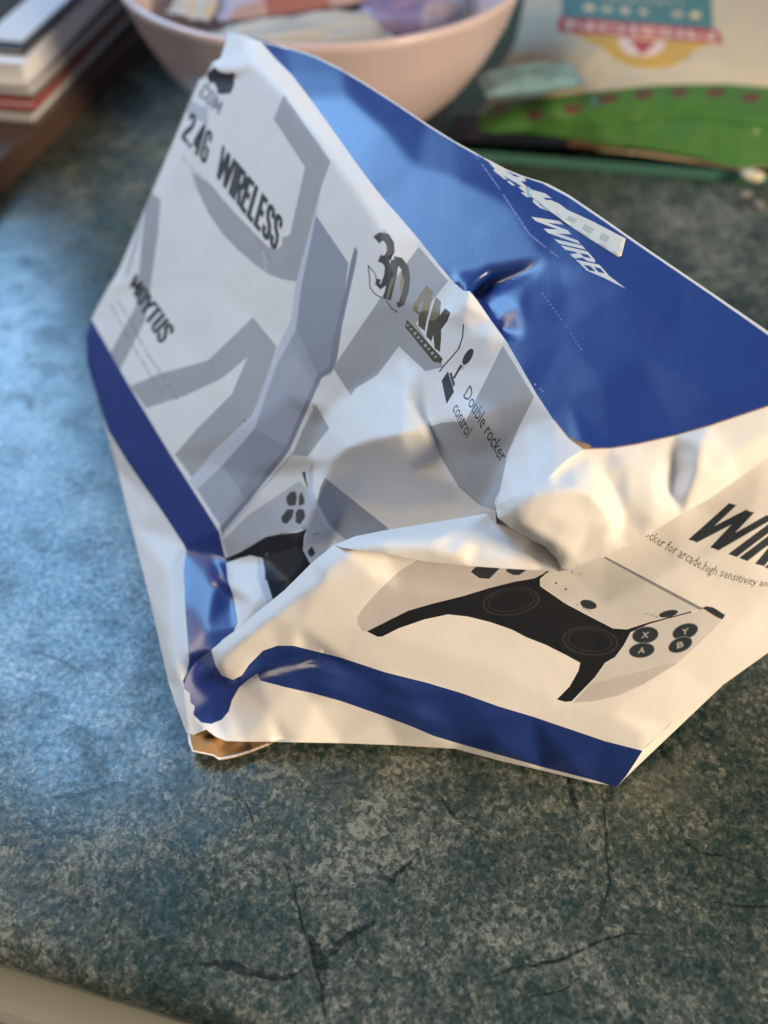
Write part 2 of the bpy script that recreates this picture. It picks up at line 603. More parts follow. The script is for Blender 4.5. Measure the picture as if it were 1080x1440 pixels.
# ================================================================== the setting: worktop, cabinet, floor
def counter_material():
    m, nt, b = mat_new('mottled_green_laminate')
    N, L = nt.nodes.new, nt.links.new
    tc = N('ShaderNodeTexCoord')

    def nz(scale, detail=4, rough=0.6, dist=0.0, typ='ShaderNodeTexNoise'):
        n = N(typ)
        n.inputs['Scale'].default_value = scale
        n.inputs['Detail'].default_value = detail
        n.inputs['Roughness'].default_value = rough
        n.inputs['Distortion'].default_value = dist
        L(tc.outputs['Object'], n.inputs['Vector'])
        return n

    def ramp(src, stops):
        r = N('ShaderNodeValToRGB')
        while len(r.color_ramp.elements) < len(stops):
            r.color_ramp.elements.new(0.5)
        for e, (p, c) in zip(r.color_ramp.elements, stops):
            e.position = p
            e.color = c if len(c) == 4 else tuple(c) + (1,)
        L(src, r.inputs[0])
        return r

    def mix(f, a, c, mode='MIX'):
        x = N('ShaderNodeMix')
        x.data_type = 'RGBA'
        x.blend_type = mode
        if isinstance(f, float):
            x.inputs[0].default_value = f
        else:
            L(f, x.inputs[0])
        for i, v in ((6, a), (7, c)):
            if isinstance(v, tuple):
                x.inputs[i].default_value = v
            else:
                L(v, x.inputs[i])
        return x.outputs[2]
    big = nz(11, 5, 0.6, 0.9)
    mid = nz(62, 6, 0.7, 0.5)
    fine = nz(520, 4, 0.7, 0.1)

    def cells(scale, seed):
        va_ = N('ShaderNodeVectorMath'); va_.operation = 'MULTIPLY_ADD'
        w_ = nz(scale * 0.9, 2, 0.5)
        L(w_.outputs['Color'], va_.inputs[0]); va_.inputs[1].default_value = (1.6 / scale,) * 3
        L(tc.outputs['Object'], va_.inputs[2])
        v_ = N('ShaderNodeTexVoronoi'); v_.inputs['Scale'].default_value = scale
        L(va_.outputs[0], v_.inputs['Vector'])
        s_ = N('ShaderNodeSeparateColor')
        L(v_.outputs['Color'], s_.inputs[0])
        return s_.outputs[seed]

    def msum(items):
        acc = None
        for src, k_ in items:
            n_ = N('ShaderNodeMath'); n_.operation = 'MULTIPLY_ADD'
            L(src, n_.inputs[0]); n_.inputs[1].default_value = k_
            if acc is None:
                n_.inputs[2].default_value = 0.0
            else:
                L(acc, n_.inputs[2])
            acc = n_.outputs[0]
        return acc
    tot = msum([(cells(560, 0), 0.26), (cells(1050, 1), 0.26), (fine.outputs['Fac'], 0.55), (mid.outputs['Fac'], 0.85), (big.outputs['Fac'], 1.05)])
    nrm = N('ShaderNodeMapRange')
    nrm.inputs[1].default_value, nrm.inputs[2].default_value = 1.02, 1.84
    L(tot, nrm.inputs[0])
    gr = ramp(nrm.outputs[0], [(0.05, (0.005, 0.018, 0.017)), (0.30, (0.018, 0.036, 0.032)), (0.48, (0.038, 0.054, 0.047)),
                               (0.66, (0.076, 0.088, 0.074)), (0.95, (0.20, 0.21, 0.172))])
    c4 = gr.outputs[0]
    # fine printed cracks
    wob = nz(14, 4, 0.6)
    va = N('ShaderNodeVectorMath'); va.operation = 'MULTIPLY_ADD'
    L(wob.outputs['Color'], va.inputs[0]); va.inputs[1].default_value = (0.09, 0.09, 0.0)
    L(tc.outputs['Object'], va.inputs[2])
    vo = N('ShaderNodeTexVoronoi'); vo.feature = 'DISTANCE_TO_EDGE'
    vo.inputs['Scale'].default_value = 8.5
    L(va.outputs[0], vo.inputs['Vector'])
    crk = ramp(vo.outputs['Distance'], [(0.004, (1, 1, 1)), (0.020, (0, 0, 0))])
    cm = ramp(nz(11, 3, 0.5).outputs['Fac'], [(0.54, (0, 0, 0)), (0.60, (1, 1, 1))])
    mu = N('ShaderNodeMath'); mu.operation = 'MULTIPLY'
    L(crk.outputs[0], mu.inputs[0]); L(cm.outputs[0], mu.inputs[1])
    mu2 = N('ShaderNodeMath'); mu2.operation = 'MULTIPLY'
    L(mu.outputs[0], mu2.inputs[0]); mu2.inputs[1].default_value = 0.8
    c5 = mix(mu2.outputs[0], c4, (0.012, 0.016, 0.014, 1))
    L(c5, b.inputs['Base Color'])
    rr = ramp(mid.outputs['Fac'], [(0.35, (0.36, 0.36, 0.36)), (0.50, (0.22, 0.22, 0.22)), (0.64, (0.17, 0.17, 0.17))])
    L(rr.outputs[0], b.inputs['Roughness'])
    sl = ramp(fine.outputs['Fac'], [(0.36, (0.34, 0.34, 0.34)), (0.64, (0.74, 0.74, 0.74))])
    L(sl.outputs[0], b.inputs['Specular IOR Level'])
    bp = N('ShaderNodeBump')
    bp.inputs['Strength'].default_value = 0.10
    bp.inputs['Distance'].default_value = 0.0004
    L(fine.outputs['Fac'], bp.inputs['Height'])
    L(bp.outputs[0], b.inputs['Normal'])
    return m


M['counter'] = counter_material()
E0 = Vector((-0.101, 0.0755, 0))
ED = Vector((0.966, -0.259, 0))
EN = Vector((0.259, 0.966, 0))
prof = [(1.5, 0.0), (0.6, 0.0), (0.3, 0.0), (0.15, 0), (0.06, 0), (0.008, 0.0)]
for k in range(1, 9):
    a = math.radians(90 + 90 * k / 8)
    prof.append((0.008 + 0.008 * math.cos(a), -0.008 + 0.008 * math.sin(a)))
for k in range(1, 9):
    a = math.radians(180 + 90 * k / 8)
    prof.append((0.008 + 0.008 * math.cos(a), -0.010 + 0.008 * math.sin(a)))
prof += [(0.03, -0.0185), (1.5, -0.0185)]
v, f = [], []
ss = [-1.3, -0.6, -0.2, 0.2, 0.7, 1.5]
for s in ss:
    for n_, z in prof:
        p = E0 + ED * s + EN * n_
        v.append((p.x, p.y, z))
K = len(prof)
for i in range(len(ss) - 1):
    for j in range(K - 1):
        f.append((i * K + j, i * K + j + 1, (i + 1) * K + j + 1, (i + 1) * K + j))
wt = mesh_obj('worktop', v, f, [M['counter']], None)
tag(wt, kind='structure')


def vein_material():
    m, nt, b = mat_new('laminate_vein')
    b.inputs['Base Color'].default_value = (0.010, 0.016, 0.014, 1)
    b.inputs['Roughness'].default_value = 0.25
    tc = nt.nodes.new('ShaderNodeTexCoord')
    n = nt.nodes.new('ShaderNodeTexNoise')
    n.inputs['Scale'].default_value = 420
    n.inputs['Detail'].default_value = 4
    nt.links.new(tc.outputs['Object'], n.inputs['Vector'])
    r = nt.nodes.new('ShaderNodeMapRange')
    r.inputs[1].default_value, r.inputs[2].default_value = 0.40, 0.60
    r.inputs[3].default_value, r.inputs[4].default_value = 0.22, 0.85
    nt.links.new(n.outputs['Fac'], r.inputs[0])
    nt.links.new(r.outputs[0], b.inputs['Alpha'])
    return m


M['vein'] = vein_material()
VEINS = [([(845, 1105), (850, 1140), (852, 1180), (858, 1240), (850, 1270), (840, 1300)], 2.5, 3.5), ([(690, 1374), (730, 1360), (780, 1352), (820, 1335), (850, 1322), (880, 1312), (915, 1314), (955, 1316)], 7, 1.5),
         ([(733, 1414), (745, 1402), (775, 1397), (800, 1390), (815, 1372)], 4, 1.5), ([(392, 1190), (402, 1215), (415, 1260), (425, 1300), (440, 1340), (452, 1390), (458, 1446)], 1.5, 8),
         ([(432, 1308), (442, 1330), (452, 1350), (456, 1372)], 5, 22), ([(463, 1346), (480, 1325), (500, 1312), (522, 1300), (532, 1288)], 16, 3), ([(280, 1356), (320, 1356), (350, 1368), (400, 1376), (432, 1360)], 16, 6),
         ([(70, 1121), (110, 1118), (150, 1105), (172, 1098)], 10, 4), ([(65, 1176), (95, 1170), (118, 1172), (132, 1186), (145, 1212)], 2, 6), ([(797, 1085), (803, 1112), (809, 1130), (812, 1148)], 5, 9),
         ([(30, 913), (60, 920), (90, 930), (118, 947)], 3, 5), ([(40, 768), (62, 774), (88, 776)], 5, 2), ([(590, 1198), (575, 1215), (556, 1232), (540, 1252)], 4, 9), ([(1000, 1268), (1040, 1274), (1095, 1276)], 2, 4),
         ([(905, 1040), (930, 1052), (948, 1075)], 6, 10), ([(330, 1110), (352, 1140), (358, 1168)], 6, 2), ([(20, 365), (60, 372), (80, 390)], 7, 3), ([(620, 1120), (640, 1150), (655, 1160)], 8, 3),
         ([(960, 1180), (985, 1200), (1020, 1204), (1060, 1222)], 4, 1.5)]
rv = random.Random(12)
for pts_, wa, wb in VEINS:
    n_ = 26
    L_, R2 = [], []
    for i in range(n_ + 1):
        x, y = lerp_path(pts_, i / n_)
        xb_, yb_ = lerp_path(pts_, min(1, i / n_ + 0.03)); xa_, ya_ = lerp_path(pts_, max(0, i / n_ - 0.03))
        d_ = math.hypot(xb_ - xa_, yb_ - ya_) or 1
        nx_, ny_ = -(yb_ - ya_) / d_, (xb_ - xa_) / d_
        w_ = (wa + (wb - wa) * i / n_) * 0.55 * min(1, 4 * i / n_ + .1, 4 * (1 - i / n_) + .1)
        j_ = rv.uniform(-1.2, 1.2)
        a_, b_ = w_ * rv.uniform(0.5, 1.3), w_ * rv.uniform(0.5, 1.3)
        L_.append(G(x + nx_ * (j_ + a_), y + ny_ * (j_ + a_), 0.00012)); R2.append(G(x + nx_ * (j_ - b_), y + ny_ * (j_ - b_), 0.00012))
    mesh_obj('vein', L_ + R2, [(i, i + 1, n_ + 2 + i, n_ + 1 + i) for i in range(n_)], [M['vein']], None, wt)

M['cab'] = card('cabinet_paint', (0.27, 0.27, 0.23), rough=0.5)
M['floor'] = card('floor_vinyl', (0.20, 0.19, 0.165), rough=0.5, scale=60)
cab = empty('base_cabinet', E0 + Vector((0, 0, -0.9)))
tag(cab, 'pale grey-green kitchen cabinet front below the rounded worktop edge', 'cabinet')


def box_v(o, ex, ey, ez, lo, hi, bev=0.0):
    vv = []
    for z in (lo[2], hi[2]):
        for y in (lo[1], hi[1]):
            for x in (lo[0], hi[0]):
                vv.append(o + ex * x + ey * y + ez * z)
    ff = [(0, 2, 3, 1), (4, 5, 7, 6), (0, 1, 5, 4), (2, 6, 7, 3), (0, 4, 6, 2), (1, 3, 7, 5)]
    return vv, ff


def box_obj(name, o, ex, ey, ez, lo, hi, mat, parent=None, bev=0.0, smooth=False):
    vv, ff = box_v(o, ex, ey, ez, lo, hi)
    ob = mesh_obj(name, vv, ff, [mat], None, parent, smooth)
    if bev:
        b = ob.modifiers.new('bevel', 'BEVEL')
        b.width = bev
        b.segments = 3
    return ob


UZ = Vector((0, 0, 1))
box_obj('carcass', E0, ED, EN, UZ, (-0.8, 0.035, -0.9), (0.9, 0.6, -0.020), M['cab'], cab)
box_obj('drawer_front', E0, ED, EN, UZ, (-0.38, -0.010, -0.20), (0.45, 0.034, -0.030), M['cab'], cab, 0.006)
box_obj('door', E0, ED, EN, UZ, (-0.38, -0.013, -0.86), (0.45, 0.034, -0.205), M['cab'], cab, 0.006)
fl = mesh_obj('floor', [(-3, -3, -0.9), (3, -3, -0.9), (3, 3, -0.9), (-3, 3, -0.9)], [(0, 1, 2, 3)], [M['floor']])
tag(fl, kind='structure')

# ================================================================== the crushed carton
def tF(x, y, o=0.0):
    return 1.0 / (2.02 + 0.00238 * x + 0.000449 * y) - o * 0.001


def tL(x, y, o=0.0):
    return 1.0 / (4.39 + 0.000456 * x - 0.00093 * y) - o * 0.001


def tT(x, y, o=0.0):
    return 1.0 / (2.463 + 0.000862 * x + 0.001716 * y) - o * 0.001


def PF(x, y, o=0.0): return (x, y, tF(x, y, o))
def PL(x, y, o=0.0): return (x, y, tL(x, y, o))
def PT(x, y, o=0.0): return (x, y, tT(x, y, o))
def PA(x, y, t): return (x, y, t)


carton = empty('carton', G(400, 800))
tag(carton, 'crushed white and blue cardboard box with printed game controllers on the green worktop', 'box')

# the long edge between the front and the blue top
TN = [PF(345, 50, -3), PF(366, 58, -6), PF(385, 80, -7), PF(410, 105, -7), PF(437, 140, -6), PF(460, 172, -5), PF(480, 200, -4),
      PF(500, 228, -3.5), PF(520, 255, -3.5), PF(538, 278, -4.1), PF(562, 305, -4.2), PF(590, 338, -4.2), PF(617, 372, -4), PF(640, 399, -4),
      PF(652, 409, -1), PF(660, 409, 0), PF(670, 421, -2), PF(690, 450, -2), PF(712, 480, -1), PF(735, 520, 0), PF(755, 555, 0),
      PF(778, 590, 0), PF(800, 617, 0), PF(821, 632, 0)]
NPT = TN[-1]

# --- front panel
left_bottom = [PA(128, 449, tz(128, 449, .020)), PA(121, 472, tz(121, 472, .017)), PA(123, 512, tz(123, 512, .013)),
               PA(145, 590, tz(145, 590, .005)), PA(165, 660, tz(165, 660, .002)), PA(185, 740, tz(185, 740, .002)),
               PA(210, 840, tz(210, 840, .003)), PA(237, 960, tz(237, 960, .005)), PA(246, 988, tz(246, 988, .005)),
               PA(262, 1030, tz(262, 1030, .004))]
corner = [PA(268, 1036, .2825), PA(262, 1000, .2850), PA(258, 968, .2885), PA(262, 950, .2905), PA(276, 930, .2925), PA(297, 914, .2915)]
f_hidden = [PA(320, 905, .293), PA(345, 890, .295), PA(380, 866, .298), PA(420, 836, .300), PA(455, 806, .300), PA(500, 788, .295),
            PA(560, 774, .285), PA(620, 764, .272), PA(670, 752, .262), PA(698, 738, .2545)]
f_right = [PL(697, 716, 0), PL(705, 706, 8), PL(722, 698, 12), PL(750, 688, 13), PL(775, 668, 10), PL(798, 646, 6.5)]
outF = ([PF(322, 45, -3)] + TN + f_right[::-1] + f_hidden[::-1] + corner[::-1] + left_bottom[::-1] +
        [PF(140, 425, -2), PF(152, 404, -1), PF(165, 384, -3), PF(205, 290, -4), PF(245, 195, -4), PF(270, 135, -3),
         PF(280, 112, -3), PF(291, 105, -1), PF(298, 88, 3), PF(310, 82, 0)])
inF = [
    # crumpled top corner and the bright strip along the top edge
    PF(320, 90, 2.5), PF(345, 76, -1), PF(338, 105, 0.3), PF(306, 100, 3.5), PF(330, 101, 3), PF(352, 88, 1.0), PF(375, 106, 0.3), PF(303, 109, 0), PF(318, 110, 0.3),
    PF(400, 132, 0.3), PF(437, 180, 0.3), PF(470, 228, 0.2), PF(505, 275, 0), PF(540, 330, 0),
    # left edge rounding
    PF(300, 125, 0.5), PF(262, 200, 0.2), PF(222, 295, 0), PF(185, 375, 0), PF(170, 398, 2), PF(158, 412, 0.5), PF(178, 412, 0),
    PF(240, 470, 4), PF(300, 400, 2.5), PF(300, 520, 6.5), PF(350, 600, 7), PF(400, 560, 3), PF(330, 250, 0.3), PF(400, 330, 0.0),
    PF(180, 470, 4.0), PF(155, 462, 3.0),
    # blue band, outer edge is a crease
    PF(152, 605, 11), PF(178, 648, 13), PF(225, 715, 13.5), PF(259, 766, 13.5),
    PF(180, 540, 10.0), PF(240, 640, 12.5), PF(300, 735, 12.0), PF(308, 746, 11.5),
    PF(420, 500, 0), PF(350, 670, 5), PF(410, 640, 0),
    # lower flap coming forward
    PA(262, 774, .3215), PA(260, 850, .3050), PA(265, 922, .2925),
    PA(234, 800, tz(234, 800, .012)), PA(237, 880, tz(237, 880, .012)), PA(232, 860, tz(232, 860, .010)), PA(243, 935, tz(243, 935, .011)),
    PA(318, 790, .3125), PA(325, 826, .3035), PA(330, 842, .3050), PA(333, 880, .2960), PA(300, 820, .3075), PA(290, 885, .2955),
    PA(295, 780, .3155), PA(312, 805, .3060),
    PF(375, 790, -1), PF(420, 770, -3), PA(360, 850, .2945),
    # the big dent
    PF(452, 600, -5), PF(445, 660, -7), PF(466, 575, -3), PF(500, 547, -2.5), PF(530, 527, -2), PF(561, 500, -1), PF(596, 524, -1), PF(440, 650, -4),
    PF(457, 672, 0.0), PF(466, 648, 5.0), PF(490, 630, 11), PF(530, 617, 14.5), PF(566, 611, 14), PF(597, 604, 9.0), PF(464, 610, 2.0),
    PF(604, 596, 1.0), PF(618, 640, -1.5), PF(645, 685, -3.0), PF(675, 712, -4.5),
    PF(540, 570, 7), PF(500, 588, 5.5), PF(570, 548, 4.5),
    PF(520, 660, 2.0), PF(580, 665, 2.5), PF(640, 705, -7), PF(500, 705, -12), PF(560, 715, -12), PF(470, 735, -15),
    # right part
    PF(612, 592, 3.0), PF(640, 588, 5.0), PF(668, 586, 4.5), PF(700, 575, 2.0), PF(660, 640, 0.5), PF(640, 545, 1.0),
    PF(626, 518, 0.0), PF(690, 520, 0), PF(684, 470, 1), PF(660, 470, 1), PF(645, 440, 2.5), PF(655, 425, 3), PF(635, 430, -1.5),
    PF(610, 440, -0.5), PF(722, 625, -1.0), PF(738, 600, -0.5), PF(752, 560, 0.3), PF(705, 655, -1.5), PF(694, 685, -2.0), PF(745, 640, 3.5), PF(775, 622, 2.0), PF(560, 420, 0),
]
crF = [[(338, 105), (375, 106), (400, 132), (437, 180), (470, 228), (505, 275)],
       [(310, 82), (345, 76), (366, 58)], [(298, 88), (306, 100), (330, 101), (352, 88), (366, 58)], [(303, 109), (318, 110), (338, 105)],
       [(123, 512), (152, 605), (178, 648), (225, 715), (259, 766), (262, 774), (260, 850), (265, 922), (258, 968)],
       [(259, 766), (308, 746)], [(234, 800), (262, 774)], [(234, 800), (237, 880), (243, 935)],
       [(457, 672), (466, 648), (490, 630), (530, 617), (566, 611), (597, 604), (604, 596)],
       [(596, 524), (604, 596), (618, 640), (645, 685), (675, 712), (697, 716)],
       [(466, 575), (500, 547), (530, 527), (561, 500), (596, 524)],
       [(457, 672), (520, 660), (580, 665), (645, 685)],
       [(604, 596), (612, 592), (640, 588), (668, 586), (700, 575), (752, 560)],
       [(752, 560), (738, 600), (722, 625), (705, 655), (694, 685), (697, 716)], [(652, 409), (655, 425), (645, 440)], [(318, 790), (325, 826), (330, 842), (333, 880)], [(312, 805), (325, 826)]]

zA = lambda p: zp(240, 60, 5.4, p)
zC = lambda p: zp(110, 370, 5.4, p)
zE = lambda p: zp(500, 310, 5.4, p)
zF = lambda p: zp(590, 440, 5.4, p)
zG = lambda p: zp(300, 620, 5.4, p)
prF = []
A = prF.append
# printed grey pattern
A(poly('lgrey', [(283, 150), (293, 150), (292, 176), (262, 160), (268, 140)]))
A(poly('grey', [(399, 133), (432, 180), (465, 227), (452, 262), (447, 280), (431, 341), (417, 396), (397, 393), (376, 385), (356, 370),
                (334, 351), (313, 329), (293, 300), (278, 268), (269, 240), (298, 263), (326, 296), (352, 322), (375, 345), (388, 352),
                (396, 345), (397, 333), (404, 332.6), (408, 329), (429, 235), (385, 168)]))
A(stroke('lgrey', [(369, 352), (372, 365), (373, 382)], 2.5))
A(poly('grey', [(205, 280), (214, 272), (226, 281), (222, 330), (216, 372), (208, 430), (204, 451), (169, 520), (155, 496), (173, 463),
                (191, 431), (197, 370), (201, 320)]))
A(poly('lgrey', [(199, 300), (203, 290), (196, 335), (181, 385), (174, 392), (186, 350)]))
A(poly('grey', [(183, 543), (222, 526), (292.6, 507), (355.5, 446), (389, 487), (372, 540), (355, 583), (300, 635), (270, 672), (246, 639),
                (278, 602), (326, 554), (348, 502), (313, 531.5), (259, 557), (205.5, 574)]))
A(poly('pale', [(447, 280), (431, 341), (416, 398), (409, 450), (389, 491), (355.5, 583), (300, 635), (266, 676), (276, 690), (313, 656),
                (358, 603), (392, 512), (416, 464), (424, 400), (438, 341), (452, 262)]))
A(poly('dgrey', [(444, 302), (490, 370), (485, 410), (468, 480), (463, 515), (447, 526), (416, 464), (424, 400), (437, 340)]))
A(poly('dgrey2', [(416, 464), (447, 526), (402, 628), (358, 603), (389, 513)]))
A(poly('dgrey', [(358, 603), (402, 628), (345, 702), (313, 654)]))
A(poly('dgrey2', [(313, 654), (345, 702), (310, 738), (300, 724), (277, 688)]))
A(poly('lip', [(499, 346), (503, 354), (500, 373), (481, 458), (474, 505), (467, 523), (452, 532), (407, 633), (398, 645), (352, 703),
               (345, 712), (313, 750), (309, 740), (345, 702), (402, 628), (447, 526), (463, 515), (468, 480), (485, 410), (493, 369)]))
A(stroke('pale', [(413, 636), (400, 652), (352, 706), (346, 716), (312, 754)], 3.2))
A(poly('grey', [(589, 347), (630, 395), (612, 418), (585, 455), (624, 516), (598, 522), (561, 487), (530, 528), (500, 546), (493, 556),
                (468, 517), (533, 422)]))
A(poly('grey', [(444, 568), (463, 602), (432, 642), (411, 640), (425, 606)]))
A(poly('dgrey', [(457, 672), (500, 706), (545, 742), (560, 772), (500, 772), (462, 737), (446, 706), (451, 684)]))
A(poly('pale', [(437, 652), (440, 650), (440, 690), (446, 706), (462, 737), (500, 772), (485, 775), (448, 735), (435, 712), (432, 680)]))
A(poly('grey', [(707, 486), (751, 558), (730, 600), (714, 638), (703, 690), (695, 706), (700, 719), (675, 711), (645, 685), (619, 641), (605, 600), (622, 594),
                (655, 592), (670, 560)]))  # grey print band, with the fold's shading painted into its lower part
# lower controller picture
A(poly('lgrey', [(347, 726), (421, 676), (434, 690), (446, 720), (470, 760), (440, 800), (426, 776), (432, 744), (374, 755), (356, 766),
                 (320, 783), (313, 760)]))
for p in ([(555, 420), (590, 385), (625, 385), (635, 430), (625, 490), (575, 495), (555, 465)], [(650, 420), (670, 385), (692, 440), (690, 480), (648, 495)],
          [(515, 580), (560, 520), (612, 520), (600, 580), (560, 630), (525, 625)], [(625, 540), (650, 515), (690, 525), (697, 580), (660, 635), (625, 620)]):
    A(poly('ink', zG(p)))
A(poly('black', [(317, 785), (337, 776.5), (355.6, 766), (374, 755), (396, 750.6), (418.5, 748.7), (432, 744), (428, 753), (426, 774),
                 (436, 792), (440, 820), (420, 850), (385, 862), (381, 841), (372, 800), (369, 785), (352, 781), (337, 785), (317, 792)]))
A(poly('pale', [(362, 784), (370, 787), (374, 812), (384, 845), (376, 850), (362, 815)]))
A(poly('ring', zG([(385, 880), (520, 840), (640, 800), (690, 880), (660, 960), (560, 1060), (395, 1060)])))
A(stroke('ink', zG([(685, 235), (700, 300), (712, 350)]), 4.5, 1.5))
A(poly('ink', zG([(715, 835), (745, 800), (765, 825), (775, 855), (750, 882), (725, 872)])))
A(stroke('txt', zG([(755, 715), (805, 700)]), 2.2))
# blue band down to the corner
A(poly('band', [(129, 450), (155, 496), (180, 540), (240, 640), (300, 735), (308, 748), (314, 775), (318, 790), (320, 815), (328, 838), (331, 856),
                (334, 876), (328, 889), (312, 900), (300, 925), (260, 966), (257, 958), (263, 945), (266, 928), (264, 900), (260, 850), (258, 800),
                (262, 774), (258, 765), (225, 715), (178, 648), (152, 605), (140, 575), (123, 512), (119, 476), (124, 448)]))
# lettering
prF += block('ink', 'WIRELESS', [(302, 246), (345, 303), (388, 355)], [(313, 203), (356, 254), (399, 309)], 0.195)
prF += block('ink', '2.4G', [(254, 194), (289, 233)], [(269, 156), (300, 188)], 0.185)
prF += dashes('txt', [(256, 222), (298, 263), (326, 296), (360, 332), (384, 372)], 2.6, 62, 1, 0.66)
A(poly('ink', zA([(275, 235), (330, 185), (380, 225), (430, 235), (487, 230), (480, 330), (455, 385), (400, 392), (357, 390), (352, 345), (325, 302),
                  (298, 312), (280, 270)])))
prF += block('txt', 'COM', zA([(205, 400), (365, 550)]), zA([(270, 300), (400, 460)]), 0.16)
prF += block('ink', 'MOYTUS', [(182, 402), (200, 440), (225, 485)], [(191, 384), (212, 414), (247, 464)], 0.18)
prF += dashes('txt', zC([(250, 320), (330, 470), (450, 690), (560, 870), (650, 1010)]), 3.0, 44, 5, 0.62)
prF += dashes('txt', zC([(300, 280), (400, 450), (530, 700), (640, 850), (760, 1045)]), 3.2, 44, 8, 0.62)
# badges
A(stroke('ink', zE([(158, 150), (190, 122), (232, 128), (262, 175), (268, 235), (240, 285), (196, 300)]), 13, 10))
A(stroke('ink', zE([(180, 285), (222, 305), (248, 350), (240, 420), (215, 480), (190, 505), (165, 480), (178, 445)]), 11, 6))
A(stroke('ink', zE([(300, 300), (285, 400), (262, 500), (238, 600)]), 11.5))
A(stroke('ink', zE([(290, 305), (335, 310), (375, 360), (388, 440), (378, 540), (350, 630), (315, 645)]), 12.5, 8))
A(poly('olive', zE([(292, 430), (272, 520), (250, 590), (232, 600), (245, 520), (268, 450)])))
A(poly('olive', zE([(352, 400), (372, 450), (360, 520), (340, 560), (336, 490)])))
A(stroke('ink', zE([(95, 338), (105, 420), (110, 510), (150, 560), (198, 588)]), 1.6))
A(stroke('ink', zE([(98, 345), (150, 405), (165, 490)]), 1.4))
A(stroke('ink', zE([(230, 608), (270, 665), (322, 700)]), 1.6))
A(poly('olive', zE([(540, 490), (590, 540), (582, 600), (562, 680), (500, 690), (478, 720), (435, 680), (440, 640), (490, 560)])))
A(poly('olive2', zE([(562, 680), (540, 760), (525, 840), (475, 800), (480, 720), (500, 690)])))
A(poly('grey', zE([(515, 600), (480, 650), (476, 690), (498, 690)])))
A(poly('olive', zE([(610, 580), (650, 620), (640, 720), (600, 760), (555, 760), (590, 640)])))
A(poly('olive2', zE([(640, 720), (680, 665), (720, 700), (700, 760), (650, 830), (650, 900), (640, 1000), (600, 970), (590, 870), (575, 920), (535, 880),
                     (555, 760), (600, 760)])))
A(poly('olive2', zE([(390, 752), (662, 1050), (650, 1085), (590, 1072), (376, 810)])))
prF += dashes('grey', zE([(392, 790), (500, 915), (630, 1060)]), 4.0, 9, 4, 0.5)
A(stroke('ink', zF([(333, 88), (327, 180), (300, 270), (240, 340), (190, 395), (150, 447)]), 1.8))
A(ell('ink', 658, 501.7, 12.8, 5.4, -60))
A(stroke('ink', [(649, 513), (638, 532)], 3.2))
A(poly('ink', [(621, 535), (630, 522), (638.5, 551), (628, 568)]))
A(poly('ink', [(632, 525), (635, 523), (640, 540), (637, 545)]))
A(text('ink', 'Double rocker', [(651, 557), (676, 602), (704, 652)], [(661, 541), (686, 586), (714, 637)], 0.006))
A(text('ink', 'control', [(636, 576), (655, 617)], [(645, 563), (665, 602)], 0.006))
sheet_obj('front_panel', sheet(outF, inF, crF, prF, 'white', step=6, iters=3, wrinkle=0.10, crumple=0.06, cscale=0.011, seed=2,
    sharp=[[(466, 648), (490, 630), (530, 617), (566, 611), (597, 604)], [(596, 524), (604, 596), (618, 640), (645, 685), (675, 712)],
           [(259, 766), (308, 746)], [(234, 800), (262, 774)]]), carton, 0)

# --- blue top panel
R_ = PT(1165, 535)
far = [PT(400, 65, -4), PT(440, 77, -3), PT(480, 97, -2), PT(520, 121, -2), PT(560, 147, -1), PT(600, 174, -1), PT(640, 199, 0), PT(680, 221, 0),
       PT(712, 238, -1), PT(742, 250, -1), PT(768, 257, -2), PT(800, 274, -1), PT(850, 308, 0), PT(900, 343, 0), PT(950, 377, 0), PT(1000, 411, 0),
       PT(1080, 466, 0), R_]
NR = [NPT, PA(860, 631, tL(860, 631, 4)), PA(897, 625, tL(897, 625, 3)), PA(950, 613, tL(950, 613, 2)), PA(999, 599, tL(999, 599, 2)),
      PA(1080, 572, tL(1080, 572, 1)), R_]
outT = TN + NR[1:-1] + far[::-1]
inT = [PT(440, 100, -2.0), PT(490, 135, 0.5), PT(540, 180, 1.8), PT(585, 235, 0.2), PT(600, 280, -0.9),
       PT(560, 283, -2.0), PT(600, 297, -1.4), PT(650, 316, -0.8), PT(700, 336, -0.2), PT(766, 366, 0.5), PT(610, 335, -1.9), PT(660, 350, -1.2), PT(650, 370, -1.7),
       PT(636, 384, -2.4), PT(690, 378, -1.2), PT(730, 372, -0.3),
       PT(668, 413, -12), PT(700, 400, -8), PT(735, 384, -4),
       PT(678, 424, -4), PT(708, 409, -1.5), PT(742, 391, 0),
       PT(686, 437, -3.5), PT(700, 450, -1.0), PT(728, 430, 1.5), PT(735, 470, 1.0), PT(715, 475, -0.5), PT(705, 465, -3), PT(745, 440, 1.0),
       PT(790, 470, 0.5), PT(850, 540, 0.5), PT(800, 560, 0), PT(900, 500, 0), PT(800, 400, 0.5), PT(826, 380, 1.2), PT(878, 406, 1.0), PT(960, 470, 0.0),
       PT(1000, 560, 0), PT(640, 250, 1), PT(720, 290, 1), PT(820, 330, 0.5)]
crT = [[(538, 278), (560, 283), (600, 297), (650, 316), (700, 336), (766, 366)],
       [(617, 372), (636, 384), (690, 378), (730, 372), (766, 366)],
       [(660, 409), (668, 413), (700, 400), (735, 384), (766, 366)],
       [(678, 424), (708, 409), (742, 391), (766, 366)],
       [(766, 366), (826, 380), (878, 406), (960, 470)],
       [(686, 437), (728, 430), (745, 440), (735, 470)]]
zH = lambda p: zp(660, 200, 4.5, p)
